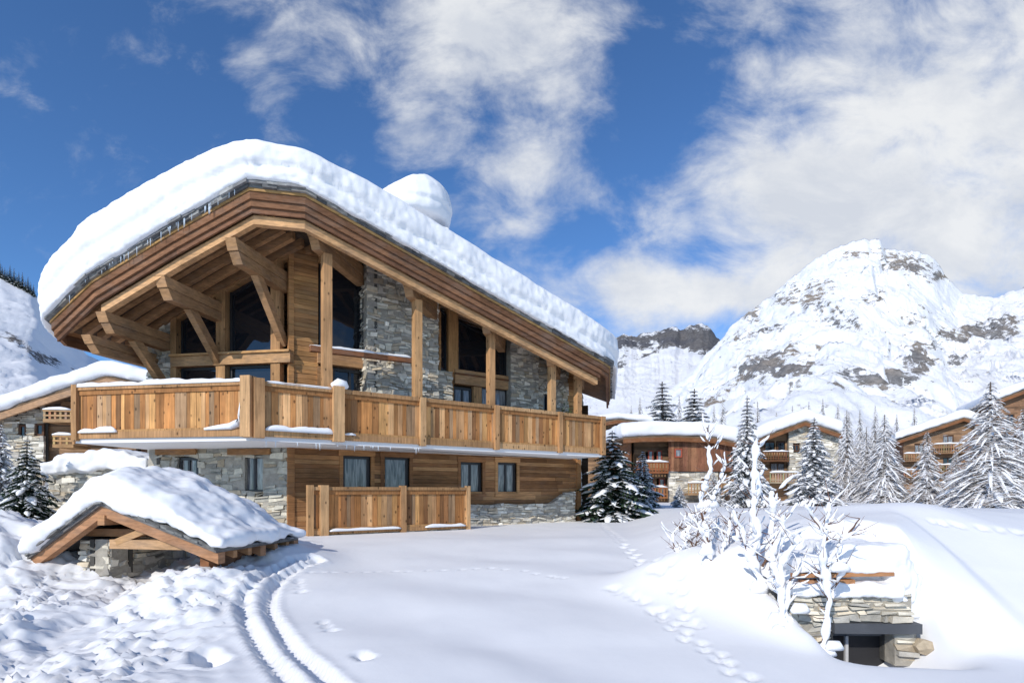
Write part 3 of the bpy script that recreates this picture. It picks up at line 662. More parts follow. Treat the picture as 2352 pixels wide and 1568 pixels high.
OP=WR+.4; p0,p1=tx(843,OP),tx(1008,OP)
mb=MB(); stones(mb,FR,p0,p1,WB-.1,8.2,OP,(),ztR(OP),.05,.16,.08,.32); FP=Face(FR.P(p0,0,OP-.9)[:2],35.5-90)
stones(mb,FP,0,.88,WB-.1,ztR(OP)(p0)-.1,.0,(),None,.05,.16,.1,.3,dep=.1)
stones(mb,FR,p1+.02,tx(1041,OP-.1),WB-.1,FR.z(852,tx(1030),OP),OP-.12,(),None,.05,.15,.1,.35); mb.build('stone_pillar',M['stone'],ch)
mb=MB(); planks(mb,FR,tx(1008),tx(1175),WB-.1,7.2,WR,[(tx(1012),tx(1027),0,9),(tx(1052),tx(1166),0,9),(tx(1041),tx(1170),0,FR.z(880,tx(1100),WR))],top,.12,UP); mb.build('timber_wall',M['wood_h'],ch)
window(FR,tx(1012),tx(1027),FR.z(850,tx(1020),WR),top(tx(1012))-.25,WR-.06,ch,0,'glass',fw=.04,z1b=top(tx(1027))-.3)
window(FR,tx(1053),tx(1165),FR.z(862,tx(1100),WR),top(tx(1053))-.3,WR-.06,ch,0,'glass',fw=.07,z1b=top(tx(1165))-.3)
mb=MB(); mb.fb(FR,tx(1042),tx(1172),FR.z(888,tx(1100),WR),FR.z(856,tx(1100),WR),WR-.12,WR+.1,BC[0]); mb.fb(FR,tx(1042),tx(1172),FR.z(868,tx(1100),WR),FR.z(864,tx(1100),WR),WR+.1,WR+.13,(.2,.1,.05)); mb.build('beam',M['beam'],ch)
mb=MB(); mb.fb(FR,tx(1028),tx(1050),FR.z(856,tx(1040),WR),top(tx(1040)),WR-.1,WR+.06,UP[1]); mb.build('post',M['wood_v'],ch)
mb=MB(); mb.fb(FR,tx(1086),tx(1104),WB-.1,FR.z(889,tx(1095),WR),WR-.1,WR+.06,BC[0]); mb.build('post',M['wood_v'],ch)
window(FR,tx(1043),tx(1085),WB-.1,FR.z(890,tx(1070),WR),WR-.06,ch,1,'glass2',fw=.07); window(FR,tx(1105),tx(1168),WB-.1,FR.z(890,tx(1140),WR),WR-.06,ch,1,'glass2',fw=.07)
OQ=WR+.25
mb=MB(); stones(mb,FR,tx(1174,OQ),tx(1238,OQ),WB-.1,7,OQ,(),ztR(OQ),.05,.16,.1,.32)
dw=FR.R(1246,905,1262,960,WR); stones(mb,FR,tx(1236),tx(1306),WB-.1,7,WR+.02,[dw],top,.05,.16,.12,.4); mb.build('stone_wall',M['stone'],ch)
window(FR,dw[0],dw[1],WB-.1,dw[3],WR-.12,ch,0,'glass',fw=.05)
mb=MB()
ac=tx(1268); az=FR.z(908,ac,WR)
for k in range(13):
    an=math.pi*k/12; rr=.55; p=[FR.P(ac-rr*math.cos(an+da)*kk,az+(rr*.75)*math.sin(an+da)*kk,oo) for da,kk,oo in ((-.1,.85,WR),(.1,.85,WR),(.1,.85,WR+.08),(-.1,.85,WR+.08),(-.1,1.2,WR),(.1,1.2,WR),(.1,1.2,WR+.08),(-.1,1.2,WR+.08))]
    mb.box8(p,random.choice(SG))
mb.build('stone_arch',M['stone'],ch)
mb=MB(); planks(mb,FR,tx(1304),t1,WB-.1,6.8,WR,(),top,.12,UP); mb.build('timber_wall',M['wood_h'],ch)
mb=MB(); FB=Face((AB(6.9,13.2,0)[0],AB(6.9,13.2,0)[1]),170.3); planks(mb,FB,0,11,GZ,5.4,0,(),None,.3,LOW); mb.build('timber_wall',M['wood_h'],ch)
# ----- balcony
bal=MB(); tL=FL.t(172,0); tR=FR.t(1384,0)
def poly(mb,pts,z0,z1,c):
    n=len(mb.v); m=len(pts); mb.v+=[(p[0],p[1],z0) for p in pts]+[(p[0],p[1],z1) for p in pts]
    mb.f.append(tuple(range(n,n+m))[::-1]); mb.c.append(c); mb.f.append(tuple(range(n+m,n+2*m))); mb.c.append(c)
    for i in range(m): j=(i+1)%m; mb.f.append((n+i,n+j,n+m+j,n+m+i)); mb.c.append(c)
outp=[FL.P(tL,0,-2.2),FL.P(tL,0,-.02),(K[0]+.02,K[1]+.05,0),FR.P(tR,0,-.02),FR.P(tR,0,-2.0),FR.P(t1,0,WR-.05),FL.P(aC,0,LO-.05)]
poly(bal,outp,SLB,SLB+.13,WHITE); slab=bal.build('balcony_slab',M['white'],ch)
PL=[(.56,.33,.17),(.46,.25,.12),(.62,.4,.21),(.5,.33,.21),(.32,.18,.1),(.68,.47,.3),(.52,.28,.13),(.44,.33,.25)]
z_b0,z_b1,z_r0,z_r1=CZ+1.2,CZ+1.35,CZ+2.33,CZ+2.43
def railing(fc,t0,t1_,o,zb0,zb1,zr0,zr1,parent,name='railing_panel'):
    mb=MB(); c=random.choice(BC); mb.fb(fc,t0,t1_,zb0,zb1,o-.09,o+.03,tuple(x*.95 for x in c)); mb.fb(fc,t0,t1_,zr0,zr1,o-.1,o+.05,tuple(x*.9 for x in c))
    mb.fb(fc,t0,t1_,zr0-.11,zr0-.005,o-.06,o+.015,(.36,.2,.1)); mb.fb(fc,t0,t1_,zb1,zb1+.05,o-.06,o+.02,(.45,.3,.17))
    vplanks(mb,fc,t0,t1_,zb1+.04,zr0-.02,o-.02,PL); return mb.build(name,M['wood_v'],parent)
def rpost(fc,t,o,z0,z1,w,parent,name='railing_post'):
    mb=MB(); c=random.choice(BC); mb.fb(fc,t-w/2,t+w/2,z0,z1,o-w*.6,o+w*.45,c); mb.build(name,M['wood_v'],parent)
tls=[FL.t(178,0),FL.t(570,0)]
railing(FL,tls[0],tls[1],0,z_b0,z_b1,z_r0,z_r1,ch)
rpost(FL,FL.t(176,0),.02,z_b0-.05,z_r1+.03,.14,ch); rpost(FL,FL.t(569,.03),.03,z_b0-.03,z_r1+.09,.24,ch)
xs=[594,776,970,1140,1286,1384]
for a_,b_ in zip(xs[:-1],xs[1:]): railing(FR,FR.t(a_),FR.t(b_),0,z_b0,z_b1,z_r0,z_r1,ch)
for i,x in enumerate(xs): rpost(FR,FR.t(x,.03),.03,z_b0-.04,z_r1+(.05 if i<2 else 0),(.22,.26,.16,.15,.14,.16)[i],ch)
FE=Face(FL.P(tL,0,-2.2)[:2],-99.7); railing(FE,0,2.1,0,z_b0,z_b1,z_r0,z_r1,ch)
FE=Face(FR.P(tR,0,0)[:2],80.3+25); railing(FE,.1,2.0,0,z_b0,z_b1,z_r0,z_r1,ch)
strip_obj(ch,[FL.P(tls[0]-.08,z_r1-.01,-.02),FL.P(tls[1]-.1,z_r1-.01,-.02)],.1,.12,1)
strip_obj(ch,[FR.P(FR.t(608),z_r1-.01,-.02),FR.P(FR.t(765),z_r1-.01,-.02)],.08,.06,2)
t=FR.t(776); mb=MB(); mb.tube([FR.P(t-.16,z_r1+.07,.02),FR.P(t,z_r1+.13,.02),FR.P(t+.16,z_r1+.1,.02),FR.P(t+.24,z_r1+.05,.02)],[.05,.13,.12,.04],8); mb.build('snow',M['snow'],ch,smooth=True)
strip_obj(ch,[FL.P(tls[0]+.1,z_b1-.0,.05),FL.P(tls[0]+1.1,z_b1-.0,.05)],.05,.14,5)
mb=MB(); mb.tube([FL.P(tls[1]-1.05,z_b1+.02,.04),FL.P(tls[1]-.7,z_b1+.05,.04),FL.P(tls[1]-.4,z_b1+.07,.04),FL.P(tls[1]-.22,z_b1+.13,.04),FL.P(tls[1]-.15,z_b1+.3,.035),FL.P(tls[1]-.14,z_b1+.6,.03),FL.P(tls[1]-.14,z_b1+.95,.03)],[.03,.06,.08,.1,.07,.04,.02],7); mb.build('snow',M['snow'],ch,smooth=True)
strip_obj(ch,[FR.P(FR.t(608),z_b1,.05),FR.P(FR.t(765),z_b1,.05)],.05,.14,9)
strip_obj(ch,[FR.P(FR.t(790),z_b1,.05),FR.P(FR.t(815),z_b1,.05)],.04,.06,10)
og=-.3; g0,g1,g2,g3=.72,.83,1.80,1.88
xs=[712,743,925,1074]; zz=GZ-.1
for i,(a_,b_) in enumerate(zip(xs[:-1],xs[1:])):
    railing(FR,FR.t(a_,og),FR.t(b_,og),og,g0,g1,g2,g3,ch)
for x,w in zip(xs,(.14,.2,.15,.12)): rpost(FR,FR.t(x,og),og+.01,zz,g3+.04,w,ch)
mb=MB(); stones(mb,FR,FR.t(700,og-.05),FR.t(1076,og-.05),GZ-.2,g0+.01,og-.04,(),None,.05,.1); mb.build('stone_plinth',M['stone'],ch)
strip_obj(ch,[FR.P(FR.t(755,og),g0+.09,og+.06),FR.P(FR.t(918,og),g0+.09,og+.06)],.04,.06,12); strip_obj(ch,[FR.P(FR.t(975,og),g0+.09,og+.06),FR.P(FR.t(1066,og),g0+.09,og+.06)],.05,.08,13)
mb=MB(); rd=random.Random(3)
for i in range(34):
    a=rd.uniform(-4.6,-.2); f=Fr(a,.15); z=zr(a)-.02; l=rd.uniform(.04,.22); p=AB(a,f,z); mb.tube([p,(p[0],p[1],z-l)],[.012,.002],4)
for i in range(18):
    t=rd.uniform(.1,4.5); p=FR.P(t,SLB,0.0); l=rd.uniform(.04,.16); mb.tube([p,(p[0],p[1],SLB-l)],[.012,.002],4)
o=mb.build('icicles',M['ice'],ch); o['kind']='stuff'
pb=thing('potted_bush','small dark green bush on the balcony behind the railing near its right end','plant',FR.P(FR.t(1302,-.4),WB,-.4))
mb=MB(); mb.tube([FR.P(FR.t(1302,-.4),WB,-.4),FR.P(FR.t(1302,-.4),WB+.45,-.4)],[.14,.2],10,(.25,.12,.07)); mb.build('pot',M['plain'],pb)
mb=MB(); c0=Vector(FR.P(FR.t(1302,-.4),WB+1.0,-.4)); rd=random.Random(6)
for i in range(900):
    p=c0+Vector((rd.gauss(0,.17),rd.gauss(0,.17),rd.gauss(0,.22))); e=Vector((rd.uniform(-1,1),rd.uniform(-1,1),rd.uniform(-.3,1)))*.06; w=Vector((rd.uniform(-1,1),rd.uniform(-1,1),rd.uniform(-1,1)))*.018
    g=rd.uniform(.5,1.5); mb.face([p-w,p+w,p+e],(.05*g,.085*g,.03*g))
mb.build('foliage',M['leaf'],pb,fix=False)
# ---------------------------------------------------------------- entrance canopy
FCN=Face(((245-CX)/F*8.7,8.7),-9.7)
cn=thing('entrance_canopy','low timber gabled canopy over the steps, buried under a big heap of snow','canopy',FCN.P(0,.3,-1))
tl_,tr_=-1.3,1.95; zR=CZ-.18; zl=zR-.84; zrr=zR-.68; Ln=2.1
def zc(t): return zR+(zl-zR)*(t/tl_) if t<0 else zR+(zrr-zR)*(t/tr_)
mb=MB()
for a_,b_ in ((tl_,0),(0,tr_)): mb.fb(FCN,a_,b_,zc(a_)-.05,zc(a_),-Ln,.12,(.2,.19,.18),z1b=zc(b_),z0b=zc(b_)-.05)
for i in range(26):
    t=lerp(tl_,tr_,i/26); t2=lerp(tl_,tr_,(i+1)/26); c=random.uniform(.1,.3); mb.fb(FCN,t,t2,zc(t)+.002,zc(t)+.03+random.uniform(0,.02),-.3,.17+random.uniform(-.03,.03),(c,c,c*.95),z1b=zc(t2)+.03,z0b=zc(t2)+.002)
for i in range(13):
    o_=-i*.15; c=random.uniform(.1,.25); mb.fb(FCN,tr_-.2,tr_+.08+random.uniform(0,.04),zc(tr_)+.04,zc(tr_)+.06,o_-.14,o_,(c,c,c),z1b=zc(tr_)+.02,z0b=zc(tr_))
cr_=mb.build('roof',M['slate'],cn)
for s,(a_,b_) in zip((0,1),((tl_,0),(0,tr_))):
    for oo in (.02,-1.0,-2.0):
        mb=MB(); mb.fb(FCN,a_,b_,zc(a_)-.22,zc(a_)-.055,oo-.1,oo+.05,(.42,.26,.18),z1b=zc(b_)-.055,z0b=zc(b_)-.22); mb.build('rafter',M['beam'],cn)
mb=MB(); mb.fb(FCN,FCN.t(250,-.05),FCN.t(478,-.05),zR-.72,zR-.58,-.2,-.06,(.55,.4,.28)); mb.build('tie_beam',M['beam'],cn)
mb=MB(); mb.fb(FCN,FCN.t(175,-.3),FCN.t(300,-.3),zR-.56,zR-.44,-1.0,-.35,(.42,.26,.16)); mb.build('tie_beam',M['beam'],cn)
mb=MB(); mb.beam(FCN.P(.1,zR-.62,-.1),FCN.P(.8,zR-.36,-.1),.09,.1,(.5,.35,.22)); mb.build('strut',M['beam'],cn)
mb=MB(); mb.beam(FCN.P(-.9,zR-.86,-.8),FCN.P(.3,zR-.3,-.8),.09,.1,(.45,.3,.19)); mb.build('strut',M['beam'],cn)
mb=MB(); mb.beam(FCN.P(1.0,zR-.6,-.14),FCN.P(.55,zR-.3,-.14),.08,.09,(.48,.32,.2)); mb.build('strut',M['beam'],cn)
mb=MB(); mb.fb(FCN,.8,.93,zR-.576,zR-.27,-.2,-.08,(.5,.33,.2)); mb.build('strut',M['beam'],cn)
mb=MB(); mb.fb(FCN,1.25,1.36,zR-.576,zR-.44,-.2,-.08,(.5,.33,.2)); mb.build('strut',M['beam'],cn)
mb=MB(); mb.fb(FCN,-.06,.06,zR-.35,zR-.2,-Ln,.1,(.45,.28,.18)); mb.build('ridge_beam',M['beam'],cn)
for i in range(5):
    mb=MB(); oo=-.3-i*.36; mb.fb(FCN,tr_-.5,tr_-.02,zc(tr_)-.02,zc(tr_)+.05,oo-.09,oo,(.45,.28,.17),z1b=zc(tr_)-.06,z0b=zc(tr_)-.17); mb.build('rafter_end',M['beam'],cn)
mb=MB(); mb.fb(FCN,tr_-.55,tr_-.4,zrr-.35,zrr-.08,-Ln,-.25,(.3,.16,.1)); mb.build('wall_plate',M['beam'],cn)
mb=MB(); stones(mb,FCN,-.78,-.2,.1,zR-.62,-.25,(),None,.06,.14,.1,.3,dep=.25)
FCT=Face(FCN.P(-.2,0,-.25)[:2],80.3); stones(mb,FCT,0,1.8,.1,zR-.6,0,(),None,.06,.14,.12,.35)
FCU=Face(FCN.P(-.78,0,-2.1)[:2],-99.7); stones(mb,FCU,0,1.8,.1,zR-.62,0,(),None,.06,.14,.12,.35); mb.build('stone_wall',M['stone'],cn)
mb=MB(); rows=[]
ts=np.linspace(tl_-.12,tr_+.16,22)
tops=lambda t: np.interp(t,[tl_-.12,-1.0,-.5,-.1,.3,.8,1.4,tr_+.16],[.22,.42,.5,.57,.64,.56,.42,.2])
for t in ts:
    z=zc(min(max(t,tl_),tr_))
    h=float(tops(t)); rows.append([FCN.P(t,z+.02,.18),FCN.P(t,z+h*.78,.22),FCN.P(t,z+h,-.3),FCN.P(t,z+h*1.05,-1.3),FCN.P(t,z+h*.6,-Ln),FCN.P(t,z+.02,-Ln)])
n=6; mb.v=[p for r_ in rows for p in r_]
for i in range(len(rows)-1):
    for k in range(n): mb.f.append((i*n+k,i*n+(k+1)%n,(i+1)*n+(k+1)%n,(i+1)*n+k)); mb.c.append(WHITE)
mb.f.append(tuple(range(n))[::-1]); mb.c.append(WHITE); mb.f.append(tuple((len(rows)-1)*n+k for k in range(n))); mb.c.append(WHITE)
finish_snow(mb,'roof_snow',cr_,.035,18,.06,1.8,lambda p,nn:.09*mn.noise(p*1.5)+.03*mn.noise(p*4.5)+.014*mn.noise(p*10)*(1-max(0,nn.z)*.5))
# ---------------------------------------------------------------- neighbouring chalets
def loft_snow(fc,pts,o0,o1,th,name,parent,vox,it=10):
    mb=MB(); rows=[]; m=len(pts)
    P=[]
    for i in range(m-1):
        for k in range(5): P.append((lerp(pts[i][0],pts[i+1][0],k/5),lerp(pts[i][1],pts[i+1][1],k/5)))
    P.append(pts[-1])
    for t,z in P: rows.append([fc.P(t,z,o0),fc.P(t,z+th,o0),fc.P(t,z+th,o1),fc.P(t,z,o1)])
    n=4; mb.v=[p for r_ in rows for p in r_]
    for i in range(len(rows)-1):
        for k in range(n): mb.f.append((i*n+k,i*n+(k+1)%n,(i+1)*n+(k+1)%n,(i+1)*n+k)); mb.c.append(WHITE)
    mb.f.append(tuple(range(n))[::-1]); mb.c.append(WHITE); mb.f.append(tuple((len(rows)-1)*n+k for k in range(n))); mb.c.append(WHITE)
    return finish_snow(mb,name,parent,vox,it,.1,.8)
def chalet(label,fc,roofpx,depth,zones,wins,bals,snow_th,oh=.8,fcol=(.22,.11,.06),vox=.16,name='chalet',gz0=.3,extra=None):
    c=thing(name,label,'house',fc.P(fc.t((roofpx[0][0]+roofpx[-1][0])/2),.5,-depth/2))
    pts=[(fc.t(px,oh),fc.z(py,fc.t(px,oh),oh)) for px,py in roofpx]
    mb=MB(); fs=MB()
    for (a,za),(b_,zb) in zip(pts[:-1],pts[1:]):
        mb.fb(fc,a,b_,za-.12,za,-depth,oh,(.18,.14,.11),z1b=zb,z0b=zb-.12)
        fs.fb(fc,a,b_,za-.42,za-.125,oh-.12,oh+.03,fcol,z1b=zb-.125,z0b=zb-.42)
    rfo=mb.build('roof',M['beam'],c); fs.build('fascia',M['beam'],rfo)
    loft_snow(fc,[(pts[0][0]-.2,pts[0][1])]+pts[1:-1]+[(pts[-1][0]+.2,pts[-1][1])],oh+.2,-depth-.2,snow_th,'roof_snow',rfo,vox)
    zt=lambda t: float(np.interp(t,[p[0] for p in pts],[p[1] for p in pts]))-.15
    W=[fc.R(*w_[:4]) for w_ in wins]
    for kind,x0,y0,x1,y1,o,pal in zones:
        t0,t1_=fc.t(x0,o),fc.t(x1,o); m_=(t0+t1_)/2; z0=fc.z(y1,m_,o) if y1 else gz0; z1=fc.z(y0,m_,o) if y0 else 99
        z1=min(z1,max(zt(t0),zt(t1_),zt(m_),*( [p[1]-.15 for p in pts if t0<p[0]<t1_] or [-9])))
        mb=MB(); op=[w_ for w_,ww in zip(W,wins) if abs(ww[4]-o)<.3]
        if kind=='stone': stones(mb,fc,t0,t1_,z0,z1,o,op,zt,.12,.25,.25,.7); mb.build('stone_wall',M['stone'],c)
        elif kind=='plank': planks(mb,fc,t0,t1_,z0,z1,o,op,zt,.2,pal); mb.build('timber_wall',M['wood_h'],c)
        elif kind=='vplank':
            vplanks(mb,fc,t0,t1_,z0,z1,o,pal,.22,.12); mb.build('timber_wall',M['wood_v'],c)
    for sgn,(tt,ang) in ((-1,(pts[0][0]+oh,-90)),(1,(pts[-1][0]-oh,90))):
        a0=math.degrees(math.atan2(fc.d[1],fc.d[0]))
        fs_=Face(fc.P(tt,0,-depth+.3 if sgn<0 else -.15)[:2],a0+ang)
        mb=MB(); planks(mb,fs_,0,depth-.45,gz0,zt(tt),0,(),None,.25,[(.25,.13,.07),(.2,.1,.055)]); mb.build('timber_wall',M['wood_h'],c)
    for w_ in wins:
        t0,t1_,z0,z1=fc.R(*w_[:4],w_[4]); window(fc,t0,t1_,z0,z1,w_[4]+(.06 if len(w_)>7 else -.1),c,w_[5],'glass2' if w_[6]==2 else 'glass',fmat='plain',fw=.09,fcol=w_[7] if len(w_)>7 else (.12,.06,.035))
    for (x0,y0,x1,y1,o,pal) in bals:
        t0,t1_,z0,z1=fc.R(x0,y0,x1,y1,o); mb=MB()
        mb.fb(fc,t0,t1_,z0-.15,z0,-.1,o+.05,tuple(x*.8 for x in pal)); mb.fb(fc,t0,t1_,z1-.1,z1,o-.06,o+.06,pal); mb.fb(fc,t0,t1_,z0+.12,z0+.2,o-.04,o+.04,pal)
        n=max(2,int((t1_-t0)/.22))
        for i in range(n+1): t=lerp(t0,t1_-.07,i/n); mb.fb(fc,t,t+.09,z0+.002,z1-.1,o-.02,o+.02,tuple(x*random.uniform(.8,1.2) for x in pal))
        bo=mb.build('balcony',M['wood_h'],c)
        strip_obj(bo,[fc.P(t0,z1,o),fc.P(t1_,z1,o)],.12,.16,x0,.2)
    return c
DR=[(.25,.13,.1),(.21,.11,.09),(.28,.16,.12)]; BR=[(.26,.19,.15),(.23,.17,.135),(.32,.24,.19)]
O=lambda px,Y:((px-CX)/F*Y,Y)
chalet('red brown timber chalet with vertical boards above a pale stone base',Face(O(1440,42),4),[(1432,1004),(1475,1001),(1560,1000),(1640,1004),(1692,1014)],9,
  [('plank',1445,None,1536,None,-.6,BR),('vplank',1536,1014,1683,1082,.3,DR),('stone',1536,1083,1650,None,.15,None),('plank',1650,1083,1686,None,-.1,BR)],
  [(1488,1034,1500,1062,-.6,0,2,(.35,.08,.05)),(1508,1034,1520,1062,-.6,0,2,(.35,.08,.05)),(1549,1030,1566,1050,.3,0,2,(.4,.09,.05)),(1490,1098,1502,1135,-.6,0,1,(.3,.1,.06)),(1513,1098,1527,1135,-.6,0,2,(.35,.1,.06)),(1610,1100,1622,1125,.15,0,1,(.2,.1,.06))],
  [(1462,1060,1535,1082,.5,(.3,.13,.07)),(1462,1118,1533,1140,.5,(.35,.18,.1)),(1580,1108,1692,1132,1.6,(.4,.3,.22))],1.1,vox=.2)
chalet('middle chalet with a pale stone gable end and dark timber balconies',Face(O(1690,50),-3),[(1684,1038),(1760,1000),(1850,966),(1935,996)],11,
  [('plank',1695,None,1812,None,-.3,BR),('stone',1812,None,1926,None,.1,None)],
  [(1757,1014,1782,1040,-.3,0,1),(1786,1014,1806,1040,-.3,0,1),(1820,1020,1836,1036,.1,1,1),(1770,1062,1804,1090,-.3,1,2),(1705,1050,1740,1082,-.3,1,1),(1850,1075,1862,1095,.1,0,1)],
  [(1752,1036,1812,1056,.5,(.16,.09,.06)),(1768,1084,1836,1106,1.4,(.4,.4,.4)),(1695,1080,1752,1102,.5,(.28,.15,.09))],1.1,vox=.22)
chalet('low chalet mostly hidden behind the firs beside the big chalet, roof under flat snow',Face(O(1380,55),2),[(1340,975),(1420,962),(1500,972)],8,[('plank',1350,None,1495,None,0,BR)],[(1430,990,1445,1010,0,0,1)],[],.7,vox=.25)
chalet('tall brown timber apartment chalet behind the small larch on the right',Face(O(2065,66),-28),[(2058,1012),(2215,958),(2290,985)],14,[('plank',2075,None,2280,None,0,[(.24,.18,.15),(.29,.215,.175)])],
  [(2100,1020,2122,1045,0,1,2),(2165,1000,2190,1025,0,1,2),(2105,1062,2125,1082,0,1,1),(2165,1050,2190,1075,0,1,1),(2110,1100,2125,1120,0,1,1),(2165,1095,2190,1118,0,1,1)],
  [(2076,1040,2140,1056,1.0,(.31,.225,.175)),(2145,1018,2225,1038,1.0,(.31,.225,.175)),(2076,1078,2140,1094,1.0,(.31,.225,.175)),(2145,1066,2225,1084,1.0,(.31,.225,.175)),(2145,1108,2225,1126,1.0,(.31,.225,.175))],1.0,vox=.3)
chalet('dark brown chalet at the right edge, highest roof beside the biggest larch',Face(O(2285,60),-25),[(2275,925),(2390,880),(2520,930)],12,[('plank',2292,None,2480,None,0,[(.21,.15,.125),(.26,.18,.15)])],
  [(2310,950,2330,975,0,1,1),(2345,945,2370,975,0,1,1),(2310,1010,2330,1035,0,1,1)],[(2292,975,2380,995,1.0,(.23,.165,.13)),(2292,1035,2380,1055,1.0,(.23,.165,.13))],1.0,vox=.3)
chalet('neighbouring chalet at the left edge with long snowy gable roof and stone wall',Face(O(0,27),8),[(-260,1040),(-60,962),(120,902),(245,862),(345,886)],12,
  [('stone',-200,None,100,None,0,None),('plank',100,None,335,None,-.5,BR)],
  [(40,975,58,1005,0,0,1),(78,972,98,1000,0,0,1),(175,910,235,960,-.5,2,1),(255,920,320,960,-.5,2,1),(150,985,165,1010,-.5,0,1)],
  [(122,998,170,1020,1.2,(.5,.36,.24)),(100,940,165,962,1.0,(.5,.38,.28)),(170,985,335,1012,1.0,(.42,.28,.18))],.75,vox=.16,fcol=(.45,.32,.24))
gw=thing('stone_garden_wall','grey stone garden wall under a thick snow cushion, left of the big chalet','wall',O(230,18)+(.7,))
FG=Face(O(110,18.2),3); mb=MB(); stones(mb,FG,0,FG.t(345),.3,FG.z(1068,1,0),0,(),None,.07,.18,.12,.4); mb.build('stone_courses',M['stone'],gw)
mb=MB(); e_=FG.t(345)
for k in range(9):
    a_=e_*k/9; b_=e_*(k+1)/9; zt_=FG.z((1062,1050,1042,1046,1036,1030,1034,1040,1052)[k],a_,0); mb.fb(FG,a_-.05,b_+.05,FG.z((1092,1086,1080,1084,1078,1076,1080,1084,1090)[k],1,0),zt_,-1.6,.28)
finish_snow(mb,'snow',gw,.07,12,.12,1.6)
# ---------------------------------------------------------------- stone hut on the right
FH=Face(O(1820,6.5),-2)
ht=thing('stone_hut','low stone shelter with dark opening, dug into the snow bank at the lower right','hut',FH.P(.8,0,-.3))
zz=lambda py: zpy(py,6.48); hx=lambda px,o=0: FH.t(px,o)
mb=MB(); stones(mb,FH,hx(1815),hx(2098),zz(1428),zz(1362),0,(),None,.03,.075,.05,.2,[(.56,.54,.49),(.48,.47,.44),(.6,.55,.47),(.42,.42,.41),(.66,.63,.57)],dep=.12)
stones(mb,FH,hx(2062),hx(2112),zz(1530),zz(1452),-.02,(),None,.04,.08,.08,.2,dep=.12); stones(mb,FH,hx(1815),hx(1912),zz(1530),zz(1428),-.02,(),None,.04,.08,.08,.2,dep=.12)
mb.build('stone_wall',M['stone'],ht)
mb=MB(); mb.fb(FH,hx(1912),hx(2112),zz(1452),zz(1429),-.12,.05,(.09,.095,.105)); mb.build('lintel',M['plain'],ht)
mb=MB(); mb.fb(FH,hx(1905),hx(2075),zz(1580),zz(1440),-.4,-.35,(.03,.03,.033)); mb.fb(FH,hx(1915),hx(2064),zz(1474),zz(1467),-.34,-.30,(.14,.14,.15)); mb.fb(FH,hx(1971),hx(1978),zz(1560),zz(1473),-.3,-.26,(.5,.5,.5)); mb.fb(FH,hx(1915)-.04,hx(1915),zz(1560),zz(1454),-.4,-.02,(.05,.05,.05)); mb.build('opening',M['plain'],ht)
for (x0,x1,y) in ((1822,1950,1322),(1925,2050,1319),(1840,1960,1337)):
    mb=MB(); mb.beam(FH.P(hx(x0),zz(y),-.03),FH.P(hx(x1),zz(y-3),-.01),.1,.045,(.45,.26,.16)); mb.build('log',M['beam'],ht)
mb=MB(); mb.fb(FH,hx(1800),hx(2070),zz(1370),zz(1336),-.9,.07); mb.fb(FH,hx(1840),hx(2040),zz(1345),zz(1300),-.9,-.12); 
finish_snow(mb,'snow',ht,.02,6,.035,5)
mb=MB(); mb.fb(FH,hx(1826),hx(2056),zz(1316),zz(1280),-.9,.05);  mb.fb(FH,hx(1925),hx(2080),zz(1290),zz(1250),-1.0,.06)
for (x0,x1,y0,y1,o_) in ((2040,2092,1350,1262,.02),(2055,2112,1385,1285,-.03),(2075,2135,1425,1320,-.1),(2092,2160,1460,1355,-.16)): mb.fb(FH,hx(x0),hx(x1),zz(y0),zz(y1),-.8,o_)
finish_snow(mb,'snow',ht,.022,14,.03,4)
bl=FH.P(hx(2124),zz(1478),.0); mb=MB()
mb.tube([(bl[0]-.1,bl[1],bl[2]-.05),(bl[0]-.04,bl[1],bl[2]-.02),(bl[0]+.04,bl[1],bl[2]-.03),(bl[0]+.12,bl[1],bl[2]-.05)],[.05,.1,.09,.03],6,(.42,.36,.28)); bo=mb.build('boulder',M['stone']); tag(bo,'brown boulder half buried at the right side of the dark hut opening','rock')
